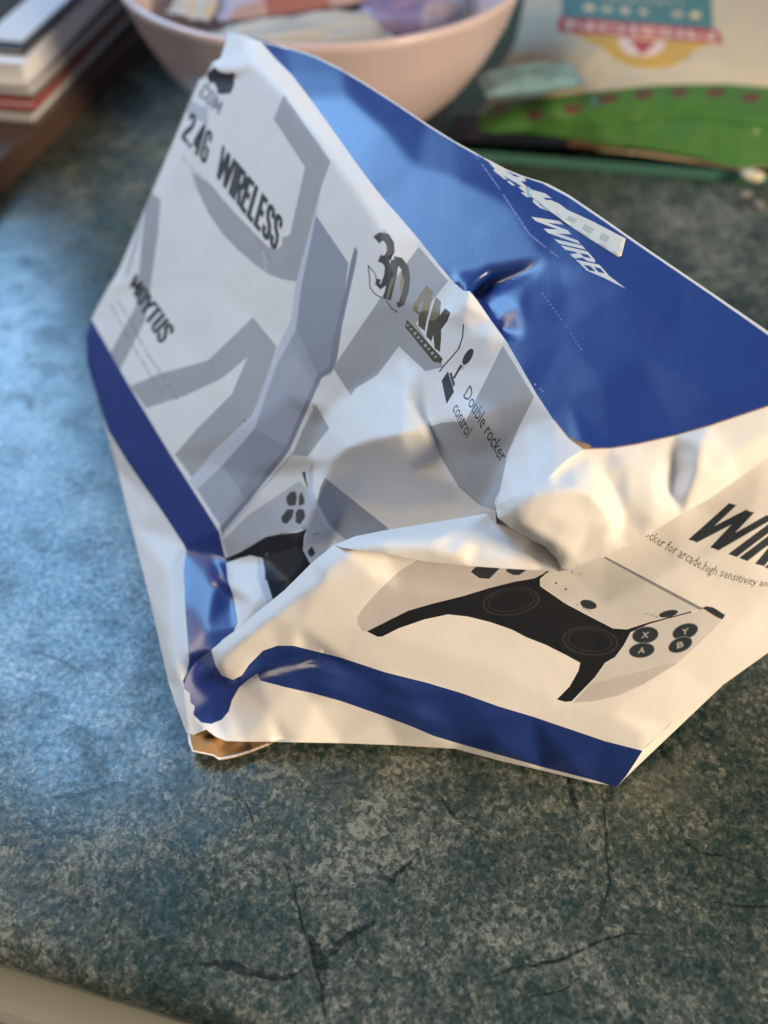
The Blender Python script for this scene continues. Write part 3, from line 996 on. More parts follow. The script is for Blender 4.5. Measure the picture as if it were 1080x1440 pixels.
prT = block('stick', '2.4G', [(692, 238), (764, 296)], [(722, 239), (802, 298)], 0.17) + \
    block('stick', 'WIRE', [(741, 299), (826, 381)], [(788, 311), (856, 387)], 0.14, 0.06) + [
       poly('stick', [(822, 379), (853, 385), (880, 406), (850, 391)]),  # highlight on the crease, painted as a white sliver
       stroke('stick', [(768, 257.5), (800, 274.5), (850, 308.5), (900, 343.5), (950, 377.5), (1000, 411.5), (1080, 466.5), (1164, 535)], 6.0),
       poly('stick', zH([(100, 100), (180, 190), (420, 330), (480, 380), (420, 330), (300, 225), (180, 150)]))]
prT += dashes('lblue', [(664, 212), (700, 262), (745, 330), (786, 362)], 2.2, 26, 3, 0.95)
prT += dashes('lblue', [(762, 412), (790, 450), (820, 495)], 2.0, 16, 6, 0.4)
prT.append(stroke('lblue', [(545, 281), (560, 283), (600, 297), (650, 316), (690, 332)], 1.4, 0.6))
prT.append(stroke('stick', [(640, 400), (652, 410), (660, 410), (670, 422), (690, 451), (712, 481), (735, 521), (755, 556)], 2.2, 1.0))
prT.append(stroke('lblue', [(437, 141), (460, 173), (480, 201), (500, 229), (520, 256), (538, 279), (562, 306), (590, 339), (617, 373)], 1.8))
prT.append(stroke('kraft', [(778, 591), (800, 618), (821, 632), (860, 631), (897, 625), (950, 613), (999, 599), (1080, 572), (1160, 538)], 3.4))
prT.append(poly('kraft', [(797, 612), (806, 618), (818, 622), (826, 624), (832, 628), (822, 634), (808, 628)]))
prT += dashes('stick', [(752, 540), (764, 551), (770, 556)], 1.6, 5, 7, 0.4)
sheet_obj('top_panel', sheet(outT, inT, crT, prT, "blue", step=6, iters=4, wrinkle=0.12, crumple=0.06, cscale=0.010, seed=5), carton, 0)
# the price sticker on it
stk = [(742, 262), (769, 282), (833, 311), (880, 335.5), (874, 359), (869, 361), (815.6, 327), (769, 294), (745, 275)]
ft = sheet.field
def PS(x, y): return (x, y, 1 / ft(x, y) - 0.0004)
so = [PS(x, y) for x, y in stk]
prS = [poly('stickink', [(800, 303), (812, 309), (806, 315), (796, 309)]), poly('stickink', [(822, 315), (836, 322), (830, 330), (818, 322)]),
       poly('stickink', [(846, 327), (858, 333), (852, 342), (842, 336)])]
d_ = sheet(so, [PS(x, y) for x, y in ((760, 279), (785, 297), (800, 302), (815, 312), (835, 322), (850, 332), (862, 342))], [], prS, 'stick', step=8, iters=0)
sk = mesh_obj('price_sticker', d_[0], d_[1], [M[n] for n in d_[2]], d_[3], carton)
solidify(sk, 0.0002)
sk['label'] = 'off-white paper sticker stuck on the blue top'

# --- end panel of the carton (with the controller), lower part
ridgeL = [PL(297, 914, -8), PL(322, 893, -9), PL(334, 885, -9), PL(360, 862, -9), PL(400, 830, -9), PL(440, 790, -9), PL(470, 766, -9)]
l_hidden = [PL(490, 762, -6), PL(540, 763, -6), PL(600, 768, -6), PL(660, 773, -6), PL(720, 778, -6), PL(780, 780, -6), PL(850, 756, -6), PL(905, 728, -6),
            PL(960, 697, -5), PL(1000, 676, -4), PL(1080, 622, -3), PL(1150, 570, -2)]
l_right = [PL(1185, 650, -2), PL(1192, 780, -2), PL(1140, 872, -2), PL(1080, 918, -2), PL(1000, 975, -2), PL(940, 1020, -1), PL(910, 1048, -1), PL(903, 1056, -1),
           PL(892, 1074, -3), PL(880, 1092, -5), PL(868, 1106, -7)]
l_bottom = [PL(830, 1100, -8), PL(760, 1083, -9), PL(700, 1069, -9.5), PL(640, 1053, -10), PL(560, 1048, -9), PL(480, 1045, -6), PL(420, 1044, -1), PL(380, 1043, 0),
            PL(345, 1043, 0.5), PL(318, 1042, 1), PL(303, 1036, 1), PL(290, 1026, 0), PL(280, 1030, -1)]
outL = ridgeL + l_hidden + [PL(1165, 536, -2)] + l_right + l_bottom + corner[:-1]
inL = [PL(322, 915, -2), PL(345, 895, -1), PL(380, 868, -0.5), PL(420, 836, -0.5), PL(455, 800, -0.5), PL(490, 778, -1),
       PL(305, 936, -3), PL(314, 950, -3.2), PL(328, 955, -3), PL(342, 948, -3), PL(300, 938, -8), PL(310, 955, -8), PL(328, 961, -7.5), PL(346, 953, -7),
       PL(280, 1000, -4.5), PL(297, 1017, -4), PL(300, 985, -6), PL(324, 1000, -4.5), PL(336, 968, -5.5), PL(275, 960, -12),
       PL(360, 945, -6.5), PL(366, 958, -2.5), PL(380, 1000, -1), PL(395, 1042, -2.5), PL(380, 936, -6), PL(400, 930, -5.5), PL(430, 925, -5), PL(470, 930, -4),
       PL(412, 908, -1), PL(390, 908, -2), PL(365, 920, -2.5), PL(480, 925, -1), PL(540, 945, -0.5), PL(650, 975, 0), PL(750, 1008, 0), PL(850, 1042, 0),
       PL(420, 945, -1.5), PL(480, 955, -1.2), PL(540, 972, -1.5), PL(440, 985, -2), PL(480, 988, -3), PL(540, 1008, -3), PL(610, 1036, -4), PL(700, 1045, -1.5), PL(800, 1070, -2),
       PL(590, 990, -0.8), PL(620, 1010, -2.0), PL(450, 940, 0.6), PL(505, 952, -2.2), PL(560, 966, 0.8), PL(620, 985, -1.2), PL(465, 968, 0.3), PL(520, 985, -2.6), PL(585, 1006, 0), PL(640, 1022, -2.2), PL(680, 1005, 0.2), PL(690, 1030, -1.5),
       PL(500, 880, 0.5), PL(600, 910, 0.8), PL(700, 940, 1.0), PL(800, 1000, 0.6), PL(880, 1035, 0.5), PL(860, 1005, 1.3), PL(905, 1030, 0.8),
       PL(700, 850, 0), PL(850, 850, 0.0), PL(950, 800, 0), PL(1050, 760, 0), PL(950, 930, 1), PL(1020, 900, 0.5), PL(420, 880, 0.4), PL(560, 830, 0),
       PL(980, 880, 0.9), PL(1080, 840, 0), PL(450, 820, 0.9), PL(520, 806, 0.6)]
crL = [[(300, 938), (310, 955), (328, 961), (346, 953), (360, 945), (380, 936), (400, 930), (430, 925), (470, 930)],
       [(305, 936), (314, 950), (328, 955), (342, 948), (365, 920), (390, 908), (412, 908)],
       [(366, 958), (380, 1000), (395, 1042)], [(860, 1005), (905, 1030)], [(420, 945), (480, 955), (540, 972), (590, 990)], [(450, 940), (505, 952), (560, 966), (620, 985), (680, 1005)], [(465, 968), (520, 985), (585, 1006), (640, 1022)],
       [(540, 945), (650, 975), (750, 1008), (850, 1042), (903, 1056)]]
zI = lambda p: zp(480, 760, 3.6, p)
zJ = lambda p: zp(740, 760, 3.6, p)
prL = []
A = prL.append
A(poly('band', [(255, 940), (280, 915), (296, 911), (303, 936), (312, 950), (328, 956), (340, 950), (350, 935), (370, 915), (390, 908), (412, 908),
                (440, 915), (480, 925), (540, 945), (600, 960), (650, 975), (700, 993), (750, 1008), (800, 1025), (850, 1042), (904, 1056),
                (892, 1076), (868, 1108), (840, 1098.5), (800, 1088), (760, 1078), (700, 1061), (650, 1047), (610, 1035), (580, 1022), (540, 1007), (480, 986),
                (440, 975), (400, 966), (366, 957), (362, 947), (350, 955), (336, 967), (326, 985), (322, 1000), (312, 1012), (297, 1018), (283, 1016),
                (272, 1005), (274, 993), (268, 988), (267, 975), (258, 968), (250, 960)]))
A(poly('pad', [(591, 785), (563, 802), (536, 827), (513, 852), (502, 868), (504, 879), (510, 888), (520, 887), (574, 858), (652, 838), (724, 818), (758, 811),
               (776, 803), (790, 790), (780, 765), (640, 765)]))
A(poly('black', [(516, 888), (574, 858.6), (608, 849), (652, 838), (688, 827), (724, 818), (752, 813), (764, 807), (790, 785), (790, 792), (769, 806), (759.4, 814),
                 (759.4, 824), (795.6, 849), (831.7, 868), (862, 883.6), (881.7, 885), (912, 875), (940, 868), (972, 859.5), (972, 861.5), (940, 870),
                 (912, 878), (887, 889), (877.5, 907), (865, 924), (851, 932), (837, 952), (804, 986), (795, 987), (783, 983.6), (801, 965.5), (813.6, 943),
                 (816, 932), (795.6, 921), (768, 907), (740, 896), (719, 885), (690, 875), (658, 867), (630, 864), (597, 871), (560.5, 883.6), (538, 895), (531, 895.5)]))
A(poly('pad2', [(790, 785), (852, 784), (988, 857), (972, 859.5), (912, 874), (882, 884), (862, 882.6), (832, 867), (796, 848), (760.5, 823), (760.5, 814.5), (770, 806.5)]))
A(poly('pads', [(848, 784), (852, 783), (920, 819), (990, 856), (984, 858), (920, 823.5)]))
A(poly('pad2', [(972, 861.5), (988, 857), (1016, 871), (1004, 885), (975, 912), (950, 935), (905, 962), (870, 978), (835, 986), (806, 988), (837, 953), (852, 933),
                (866, 924), (878, 907), (888, 890), (912, 879)]))
A(poly('pad', [(955, 931), (905, 962), (870, 978), (835, 986), (806, 988), (830, 962), (870, 952), (915, 940)]))
A(poly('ink', [(987, 855), (993, 852.5), (1003, 854), (1020, 865), (1016, 871), (1008, 868)]))
for cx, cy, rx, ry, ro in ((719, 846, 41, 20, -8), (830, 901.6, 40, 20.5, 6)):
    A(ell('ring', cx, cy, rx, ry, ro, 36)); A(ell('black', cx, cy, rx - 3.5, ry - 2.5, ro, 36))
    A(ell('ring', cx, cy - 1, rx - 8, ry - 5, ro, 32)); A(ell('black', cx, cy - 1, rx - 10, ry - 6.2, ro, 32))
for ch, cx, cy, rx, ry, ro in (('X', 907.5, 893, 18, 11, -8), ('Y', 963.6, 888, 18, 10, -18), ('A', 902.5, 914.5, 17.5, 9.8, -8), ('B', 956.7, 906.7, 17, 9.5, -22)):
    A(ell('pads', cx, cy, rx + 1, ry + 1, ro, 24)); A(ell('ink', cx, cy, rx, ry, ro, 24))
    c_, s_ = math.cos(math.radians(ro)), math.sin(math.radians(ro))
    def q_(x, y, cx=cx, cy=cy, c_=c_, s_=s_): return (cx + x * c_ - y * s_, cy + x * s_ + y * c_)
    A(text('grey', ch, [q_(-6.5, 3.6), q_(3.5, 4.4)], [q_(-3.5, -4.4), q_(6.5, -3.6)], 0.03))
A(ell('ink', 827.5, 850, 12, 6.2, 15)); A(ell('ink', 940, 863, 13.8, 4.8, -12))
A(text('txt', 'ECT', [(802, 806.5), (817, 811.5)], [(804, 801.5), (819, 806.5)], 0.0, 1))
A(ell('ink', 781.7, 820, 1.7, 1.3)); A(ell('ink', 795.6, 828.6, 1.7, 1.3))
prL += dashes('txt', [(810, 850), (832, 860)], 2.0, 5, 2)
prL += dashes('txt', [(906, 862), (926, 868)], 2.0, 5, 9)
A(poly('ink', [(662, 804), (668, 798), (700, 780), (702, 800), (688, 814), (674, 813)]))
A(poly('ink', [(710.6, 803), (716, 785), (742, 785), (740, 802), (730, 808.6), (722, 808.6)]))
prL += block('ink', 'WIRELESS', [(958, 755), (1240, 858)], [(1026, 707), (1305, 800)], 0.15, 0.05)
A(text('ink', 'rocker for arcade,high sensitivity and high', [(898, 755), (935, 779), (962, 794), (992, 810), (1052, 826), (1110, 832)],
       [(908, 740), (945, 762), (973, 777), (1001, 793), (1057, 812), (1114, 820)], 0.0, 1))
sheet_obj('end_panel', sheet(outL, inL, crL, prL, 'white', step=6, iters=3, wrinkle=0.12, crumple=0.12, cscale=0.013, seed=11), carton, 0)

# --- its upper part, folded and bulging over
ridgeU = [ridgeL[-1], PL(500, 754, -9), PL(540, 746, -9), PL(600, 736, -9), PL(650, 728, -8), PL(685, 722, -7)]
silh = [PL(1150, 590, 0), PL(1080, 643, 3), PL(1040, 672, 4), PL(1000, 700, 6), PL(960, 722, 8), PL(930, 740, 9), PL(905, 756, 9), PL(880, 768, 9), PL(850, 781, 9), PL(820, 793, 8), PL(800, 801, 7),
        PL(785, 804, 6), PL(755, 802, 5), PL(720, 800, 5), PL(660, 796, 4.5), PL(600, 790, 4), PL(545, 779, 3), PL(500, 773, 0), PL(480, 770, -3)]
# the rolled lip
outU1 = ridgeU + [PL(720, 724, -8), PL(765, 742, -6), PL(805, 765, -4), PL(812, 790, -1)] + silh[11:]
inU1 = [PL(500, 762, -2), PL(540, 754, -2), PL(540, 766, 2.5), PL(600, 748, -2), PL(600, 768, 4.0), PL(650, 741, -3), PL(650, 772, 4.5), PL(690, 738, -5), PL(700, 762, 0), PL(712, 782, 3.5),
        PL(620, 758, 2.6), PL(628, 762, 1.6), PL(675, 760, 0.6), PL(684, 764, 1.4), PL(636, 780, 5.5), PL(690, 785, 4.0), PL(740, 775, 2.5), PL(770, 785, 2.0), PL(735, 755, -2.5)]
v, f, nm, ids = sheet(outU1, inU1, [], [], 'white', step=5, iters=6, cell=3.5, wrinkle=0.12, wscale=0.03, seed=17)
# the bulge hanging over it
bul = [PL(790, 800, 7), PL(783, 786, 8.5), PL(768, 769, 10), PL(745, 757, 10.5), PL(718, 742, 9.5), PL(700, 728, 5)]
outU2 = f_right + [NPT] + NR[1:-1] + [R_] + silh[:11] + bul
inU2 = [PL(710, 722, 12), PL(728, 738, 14.5), PL(752, 750, 15), PL(778, 763, 14), PL(798, 777, 12), PL(810, 788, 9.5),
        PL(722, 712, 14.2), PL(752, 696, 15), PL(780, 690, 15), PL(808, 688, 14.5), PL(832, 697, 14.2), PL(850, 718, 13.5), PL(860, 742, 12.5), PL(852, 764, 11),
        PL(770, 722, 15.6), PL(800, 740, 14.8), PL(740, 725, 15.5), PL(830, 735, 13.8),
        PL(808, 652, 6.0), PL(830, 660, 7.5), PL(782, 672, 9.5), PL(850, 668, 6.5), PL(864, 690, 7.0), PL(852, 645, 4.5), PL(835, 640, 4.6),
        PL(876, 720, 9), PL(872, 748, 9.5), PL(884, 700, 9.0), PL(880, 655, 6.5), PL(915, 668, 6.5), PL(920, 700, 9.0), PL(918, 728, 10), PL(915, 640, 4.0),
        PL(950, 640, 2.6), PL(951, 668, 3.2), PL(945, 692, 5.0), PL(985, 628, 6.0), PL(980, 655, 7.5), PL(968, 695, 8.5), PL(1030, 640, 5), PL(1010, 670, 6.5), PL(1080, 610, 3)]
crU2 = [[(697, 716), (710, 722), (728, 738), (752, 750), (778, 763), (798, 777), (810, 788)],
        [(752, 696), (780, 690), (808, 688), (832, 697), (850, 718), (860, 742), (852, 764)],
        [(835, 640), (850, 668), (864, 690), (876, 720), (872, 748)],
        [(950, 640), (951, 668), (945, 692)], [(985, 628), (980, 655), (968, 695)], [(750, 688), (752, 696)]]
v2, f2, nm2, ids2 = sheet(outU2, inU2, crU2, [], 'white', step=5, iters=4, cell=3.5, wrinkle=0.12, crumple=0.05, cscale=0.02, seed=19,
                          sharp=[[(780, 690), (808, 688), (832, 697), (850, 718)], [(950, 640), (951, 668), (945, 692)], [(835, 640), (850, 668), (864, 690)]])
o_ = len(v); v = v + v2; f = f + [tuple(i + o_ for i in k_) for k_ in f2]; ids = ids + ids2


def w3(L): return [W(*p) for p in L]


# the card rolling under the bulge into the panel below, and in behind the ridge
a1 = w3([ridgeL[-1]] + silh[::-1] + [R_])
b1 = w3([ridgeL[-1]] + l_hidden + [PL(1165, 536, -2)])
sv, sf = strip(a1, b1, 70, 6)
o_ = len(v); v = v + sv; f = f + [tuple(i + o_ for i in q) for q in sf]; ids = ids + [0] * len(sf)
a2 = w3(ridgeL + ridgeU[1:])
b2 = w3([corner[-1]] + f_hidden)
sv, sf = strip(b2, a2, 60, 6)
o_ = len(v); v = v + sv; f = f + [tuple(i + o_ for i in q) for q in sf]; ids = ids + [0] * len(sf)
sheet_obj('folded_edge', (v, f, nm, ids), carton, 0)

# --- sides of the carton turned away from the camera
C_ = W(*l_right[-1])
Ab = Vector((-0.070, 0.350, 0.004))
topb = [W(322, 45, tF(322, 45, -3)), W(345, 50, tF(345, 50, -3)), W(366, 58, tF(366, 58, -6))] + w3(far)
lowb = [Ab, Ab.lerp(C_, 0.5) + Vector((0.045, 0.035, 0)), W(*l_right[3]) + Vector((0, 0.01, -0.03)), C_ + Vector((0.002, 0.002, 0))]
sv, sf = strip(topb, lowb, 40, 10)
bk = mesh_obj('back_panel', sv, sf, [M['white'], M['kraft']], None, carton); solidify(bk, 0.0006, 1.0)
sv, sf = strip(w3(l_right[::-1]) + [R_ and W(*R_)], [lowb[3], lowb[2], W(*R_)], 24, 4)
gs = mesh_obj('glue_flap', sv, sf, [M['white']], None, carton)
le = w3(outF[-10:] + [outF[0]])
sv, sf = strip(w3([left_bottom[0]]) + le, [Ab] + [Ab.lerp(W(322, 45, tF(322, 45, -3)), k / 6) for k in range(1, 7)], 24, 6)
ep = mesh_obj('left_end_panel', sv, sf, [M['white'], M['kraft']], None, carton); solidify(ep, 0.0006, 1.0)
sv, sf = strip([p + Vector((0.012, 0.008, 0)) for p in w3(left_bottom)] + [C_ + Vector((-0.012, 0.016, 0))], [Ab, Ab.lerp(C_, 0.5), C_ + Vector((-0.01, 0.018, 0))], 30, 6)
for p in sv:
    p.z = max(p.z - 0.001, 0.0015)
bt = mesh_obj('bottom_panel', sv, sf, [M['kraft']], None, carton)

# torn corner showing the brown board
def PZ(x, y, z): return (x, y, tz(x, y, z))


tear_o = [PZ(264, 1032, .005), PZ(272, 1030, .003), PZ(282, 1024, .002), PZ(292, 1020, .001), PZ(312, 1030, .001), PZ(345, 1035, .001), PZ(388, 1040, .001), PZ(378, 1047, .002),
          PZ(355, 1056, .003), PZ(330, 1064, .0035), PZ(308, 1068.5, .004), PZ(299, 1063, .0045), PZ(285, 1060, .005), PZ(270, 1057, .0055), PZ(265, 1045, .0055)]
tear_i = [PZ(277, 1036, .0055), PZ(284, 1043, .006), PZ(294, 1044, .006), PZ(302, 1050, .0055), PZ(306, 1060, .0048), PZ(290, 1036, .0015), PZ(312, 1048, .001), PZ(318, 1056, .0018), PZ(345, 1050, .001)]
prK = [stroke('white', [(264, 1030), (267, 1046), (271, 1057), (285, 1059.5), (299, 1062.5), (308, 1067.5), (330, 1063.5), (355, 1055.5), (378, 1046.5)], 4.0)]
d_ = sheet(tear_o, tear_i, [[(277, 1036), (284, 1043), (294, 1044), (302, 1050), (306, 1060)]], prK, 'kraft', step=3, iters=2, cell=2.5)
tf_ = sheet_obj('torn_flap', d_, carton, 0.0004)
tf_['label'] = 'torn brown cardboard edge at the lower corner'

# ================================================================== things behind the carton
def lathe(prof, n=64):
    v, f = [], []
    for i in range(n):
        a = 2 * math.pi * i / n
        for r, z in prof:
            v.append(Vector((r * math.cos(a), r * math.sin(a), z)))
    k = len(prof)
    for i in range(n):
        for j in range(k - 1):
            f.append((i * k + j, ((i + 1) % n) * k + j, ((i + 1) % n) * k + j + 1, i * k + j + 1))
    return v, f


M['bowl'] = card('glazed_pink_ceramic', (0.55, 0.435, 0.445), rough=0.35, bump=0.02, coat=0.3)
BC = Vector((-0.034, 0.563, 0.0))
bowl = empty('bowl', BC)
tag(bowl, 'large pale pink ceramic bowl filled with packets behind the carton', 'bowl')
outp = [(0.0, 0.004), (0.045, 0.004), (0.050, 0.0), (0.054, 0.003), (0.066, 0.012), (0.083, 0.028), (0.096, 0.046), (0.105, 0.064), (0.1105, 0.080),
        (0.1125, 0.0835), (0.1105, 0.0855), (0.1075, 0.0835), (0.102, 0.066), (0.092, 0.046), (0.078, 0.030), (0.058, 0.015), (0.03, 0.010), (0.0, 0.009)]
v, f = lathe(outp)
mesh_obj('shell', [p + BC for p in v], f, [M['bowl']], None, bowl)


def packet(name, c, lx, ly, h, rot, tilt, mats, label, cat, seed, stripes=None, group=None):
    """a soft crimped packet: a pillow with crumpled faces and flat end seals"""
    nx, ny = 26, 18
    rz = math.radians(rot)
    ex = Vector((math.cos(rz), math.sin(rz), math.sin(math.radians(tilt))))
    ey = Vector((-math.sin(rz), math.cos(rz), 0))
    ez = ex.cross(ey).normalized()
    v, f, ids = [], [], []
    for side in (1, -1):
        for j in range(ny + 1):
            for i in range(nx + 1):
                a, b = 2 * i / nx - 1, 2 * j / ny - 1
                k = max(0, 1 - (abs(a) / 0.92) ** 4) * max(0, 1 - abs(b) ** 3)
                w = noise.noise((a * 2.5 + seed, b * 2.5, side * 3.0)) * 0.35 + noise.noise((a * 6 + seed, b * 6, side)) * 0.2
                z = side * h * (math.sqrt(k) * (1 + w)) + h * 0.25 * noise.noise((a * 2 + seed, b * 2, 7)) + side * 0.0002
                v.append(Vector(c) + ex * (a * lx) + ey * (b * ly * (1 - 0.06 * abs(a))) + ez * z)
    K = (nx + 1) * (ny + 1)
    for side in (0, 1):
        for j in range(ny):
            for i in range(nx):
                q = side * K + j * (nx + 1) + i
                fc = (q, q + 1, q + nx + 2, q + nx + 1)
                f.append(fc if side == 0 else fc[::-1])
                mi = 0
                if stripes:
                    mi = stripes((i + .5) / nx, (j + .5) / ny)
                ids.append(mi)
    o = mesh_obj(name, v, f, mats, ids, None, True, c)
    tag(o, label, cat, group or ('packets in the pink bowl' if name == 'snack_packet' else None))
    return o


M['pk_cream'] = card('cream_wrapper', (0.44, 0.40, 0.34), rough=0.5)
M['pk_purple'] = card('purple_wrapper', (0.24, 0.17, 0.27), rough=0.35)
M['pk_mauve'] = card('mauve_wrapper', (0.36, 0.27, 0.30), rough=0.4)
M['pk_red'] = card('dull_red_wrapper', (0.28, 0.12, 0.12), rough=0.4)
M['pk_grey'] = card('grey_wrapper', (0.36, 0.33, 0.32), rough=0.4)
packet('snack_packet', BC + Vector((-0.010, -0.050, 0.064)), 0.048, 0.022, 0.009, 4, 3, [M['pk_cream'], M['pk_grey']],
       'long cream packet lying along the near rim inside the pink bowl', 'packet', 1, lambda a, b: 1 if 0.2 < b < 0.3 else 0)
packet('snack_packet', BC + Vector((0.046, -0.030, 0.066)), 0.030, 0.020, 0.009, -12, 4, [M['pk_purple'], M['pk_mauve']],
       'purple packet at the right inside the pink bowl', 'packet', 4, lambda a, b: 1 if a > .7 else 0)
packet('snack_packet', BC + Vector((-0.012, 0.000, 0.068)), 0.050, 0.022, 0.010, 14, 2, [M['pk_mauve'], M['pk_red']],
       'mauve and red packet in the middle of the pink bowl', 'packet', 8, lambda a, b: 1 if 0.25 < a < 0.62 and b < 0.45 else 0)
packet('snack_packet', BC + Vector((0.03, 0.042, 0.066)), 0.045, 0.024, 0.010, -20, 0, [M['pk_grey'], M['pk_cream']],
       'grey packet at the far side of the pink bowl', 'packet', 12)
packet('snack_packet', BC + Vector((-0.062, 0.004, 0.064)), 0.026, 0.016, 0.008, 60, 0, [M['pk_cream'], M['pk_mauve']],
       'small pale packet at the left inside the pink bowl', 'packet', 15)

# --- pile of books and magazines at the left
M['wood'] = card('brown_board', (0.070, 0.042, 0.034), rough=0.35)
M['page'] = card('page_edges', (0.55, 0.55, 0.57), rough=0.7, bump=0.3, scale=300)
M['pagew'] = card('white_page_edges', (0.72, 0.72, 0.75), rough=0.6, bump=0.2, scale=300)
M['cvr_red'] = card('red_cover', (0.42, 0.05, 0.05), rough=0.4)
M['cvr_brown'] = card('brown_cover', (0.13, 0.10, 0.10), rough=0.4)
M['cvr_dark'] = card('dark_glossy_cover', (0.030, 0.036, 0.042), rough=0.2)
M['yellow'] = card('yellow_print', (0.62, 0.36, 0.06), rough=0.3)
M['ltan'] = card('tan_print', (0.45, 0.30, 0.12), rough=0.4)
SX = Vector((0.985, -0.17, 0)).normalized()
SY = Vector((0.236, 0.972, 0)).normalized()
ORG = Vector((-0.205, 0.485, 0))


def book(name, c, w, d, h, rot, cover, pages, label, cat, ct=0.0012, extra=None, grp='pile at the left'):
    """corner c is the near right corner; runs left by w and back by d"""
    r = math.radians(rot)
    ex = Vector((math.cos(r), math.sin(r), 0))
    ey = Vector((-math.sin(r), math.cos(r), 0))
    e = empty(name, c)
    tag(e, label, cat, 'books piled at the left' if name == 'book' else None)
    box_obj('back_cover', Vector(c), ex, ey, UZ, (-w, 0, 0), (0, d, ct), cover, e, 0.0004)
    box_obj('page_block', Vector(c), ex, ey, UZ, (-w, 0.002, ct + 0.0001), (-0.003, d - 0.002, h - ct - 0.0001), pages, e)
    box_obj('front_cover', Vector(c), ex, ey, UZ, (-w, 0, h - ct), (0, d, h), cover, e, 0.0004)
    if extra:
        for nm_, lo, hi, m_ in extra:
            box_obj(nm_, Vector(c), ex, ey, UZ, (lo[0], lo[1], h + 0.00015), (hi[0], hi[1], h + 0.0006), m_, e)
    return e


bd = box_obj('wooden_board', Vector((-0.212, 0.458, 0)), Vector((0.97, 0.236, 0)).cross(UZ) * 0 + Vector((0.972, -0.236, 0)), Vector((0.236, 0.972, 0)), UZ,
             (-0.3, -0.05, 0.0), (0.0, 0.34, 0.016), M['wood'], None, 0.002)
tag(bd, 'dark brown board under the pile of books at the left', 'board')
book('book', (-0.197, 0.515, 0.0165), 0.2, 0.26, 0.008, -10, M['cvr_brown'], M['page'], 'brown-covered book lowest in the pile at the left', 'book')
book('book', (-0.196, 0.516, 0.0250), 0.2, 0.26, 0.005, -9, M['cvr_red'], M['page'], 'thin red-covered book second in the pile at the left', 'book')
book('book', (-0.195, 0.517, 0.0305), 0.2, 0.25, 0.008, -11, M['cvr_brown'], M['page'], 'grey-brown book under the white one in the pile at the left', 'book')
book('book', (-0.195, 0.514, 0.0390), 0.2, 0.25, 0.0125, -8, M['pagew'], M['pagew'], 'thick white-edged book near the top of the pile at the left', 'book')
book('magazine', (-0.197, 0.522, 0.0520), 0.2, 0.24, 0.003, -10, M['cvr_dark'], M['page'], 'dark glossy magazine on top of the pile at the left', 'magazine', 0.0005,
     [('red_print', (-0.075, 0.030), (-0.040, 0.055), M['cvr_red']), ('yellow_print', (-0.035, 0.105), (-0.005, 0.135), M['yellow']),
      ('pale_print', (-0.028, 0.01), (-0.004, 0.09), M['page'])])

# --- glass board and the bag of wraps on the right
def glass_mat():
    m, nt, b = mat_new('green_edged_glass')
    b.inputs['Base Color'].default_value = (0.45, 0.80, 0.68, 1)
    b.inputs['Roughness'].default_value = 0.06
    b.inputs['Transmission Weight'].default_value = 1.0
    b.inputs['IOR'].default_value = 1.5
    return m


M['glass'] = glass_mat()
g0, g1 = G(640, 226), G(1080, 262)
gx = (g1 - g0).normalized()
gy = UZ.cross(gx)
M['gedge'] = card('ground_glass_edge', (0.055, 0.15, 0.115), rough=0.2)
gb = empty('glass_board', g0)
box_obj('pane', g0, gx, gy, UZ, (-0.01, 0.0012, 0.0006), (0.34, 0.28, 0.0066), M['glass'], gb, 0.0008)
box_obj('ground_edge', g0, gx, gy, UZ, (-0.01, 0, 0.0006), (0.34, 0.0011, 0.0064), M['gedge'], gb, 0.0004)
tag(gb, 'green-edged glass chopping board under the bag of wraps', 'chopping board')

M['bag'] = card('cream_bag_film', (0.55, 0.46, 0.32), rough=0.32, bump=0.05, scale=200)
M['green'] = card('green_bag_print', (0.060, 0.155, 0.035), rough=0.3, bump=0.05, scale=200)
M['green2'] = card('dark_green_bag_print', (0.040, 0.135, 0.022), rough=0.3)
M['teal'] = card('teal_bag_print', (0.07, 0.19, 0.19), rough=0.3)
M['redp'] = card('red_bag_print', (0.40, 0.07, 0.07), rough=0.3)
M['maroon'] = card('maroon_bag_print', (0.11, 0.055, 0.04), rough=0.3)
M['amber'] = card('amber_bag_print', (0.55, 0.33, 0.08), rough=0.3)
M['pinkw'] = card('pale_bag_print', (0.70, 0.52, 0.45), rough=0.3)
def PB(x, y, z): return (x, y, tz(x, y, z))


outB = [PB(668, 190, .009), PB(675, 160, .012), PB(690, 138, .014), PB(702, 100, .016), PB(725, 60, .018), PB(738, 0, .018), PB(745, -90, .018), PB(960, -100, .02), PB(1190, -90, .02),
        PB(1200, 100, .015), PB(1190, 242, .008), PB(1080, 233, .008), PB(1040, 236, .008), PB(1015, 232, .008), PB(985, 222, .010), PB(940, 214, .011), PB(900, 208, .011), PB(850, 205, .010),
        PB(800, 196, .010), PB(740, 191, .009)]
inB = [PB(760, 150, .026), PB(850, 150, .028), PB(950, 140, .030), PB(1060, 150, .028), PB(800, 60, .034), PB(900, 60, .037), PB(1000, 60, .036), PB(1100, 60, .03),
       PB(800, -30, .034), PB(900, -30, .038), PB(1000, -30, .036), PB(720, 165, .020), PB(770, 178, .0165), PB(850, 188, .017), PB(950, 195, .017), PB(1050, 205, .016)]
zB = lambda p: zp(640, 0, 1080 / 440, p)
prB = [poly('green', [(640, 200), (690, 146), (720, 140), (760, 138), (850, 127), (930, 119), (1020, 118), (1100, 124), (1210, 130), (1210, 250), (640, 250)]),
       stroke('green2', [(680, 178), (740, 185), (800, 176), (860, 178), (930, 168), (990, 166), (1060, 178), (1180, 182)], 7),
       stroke('green2', [(700, 165), (760, 172), (850, 164), (960, 152), (1080, 158)], 3)]
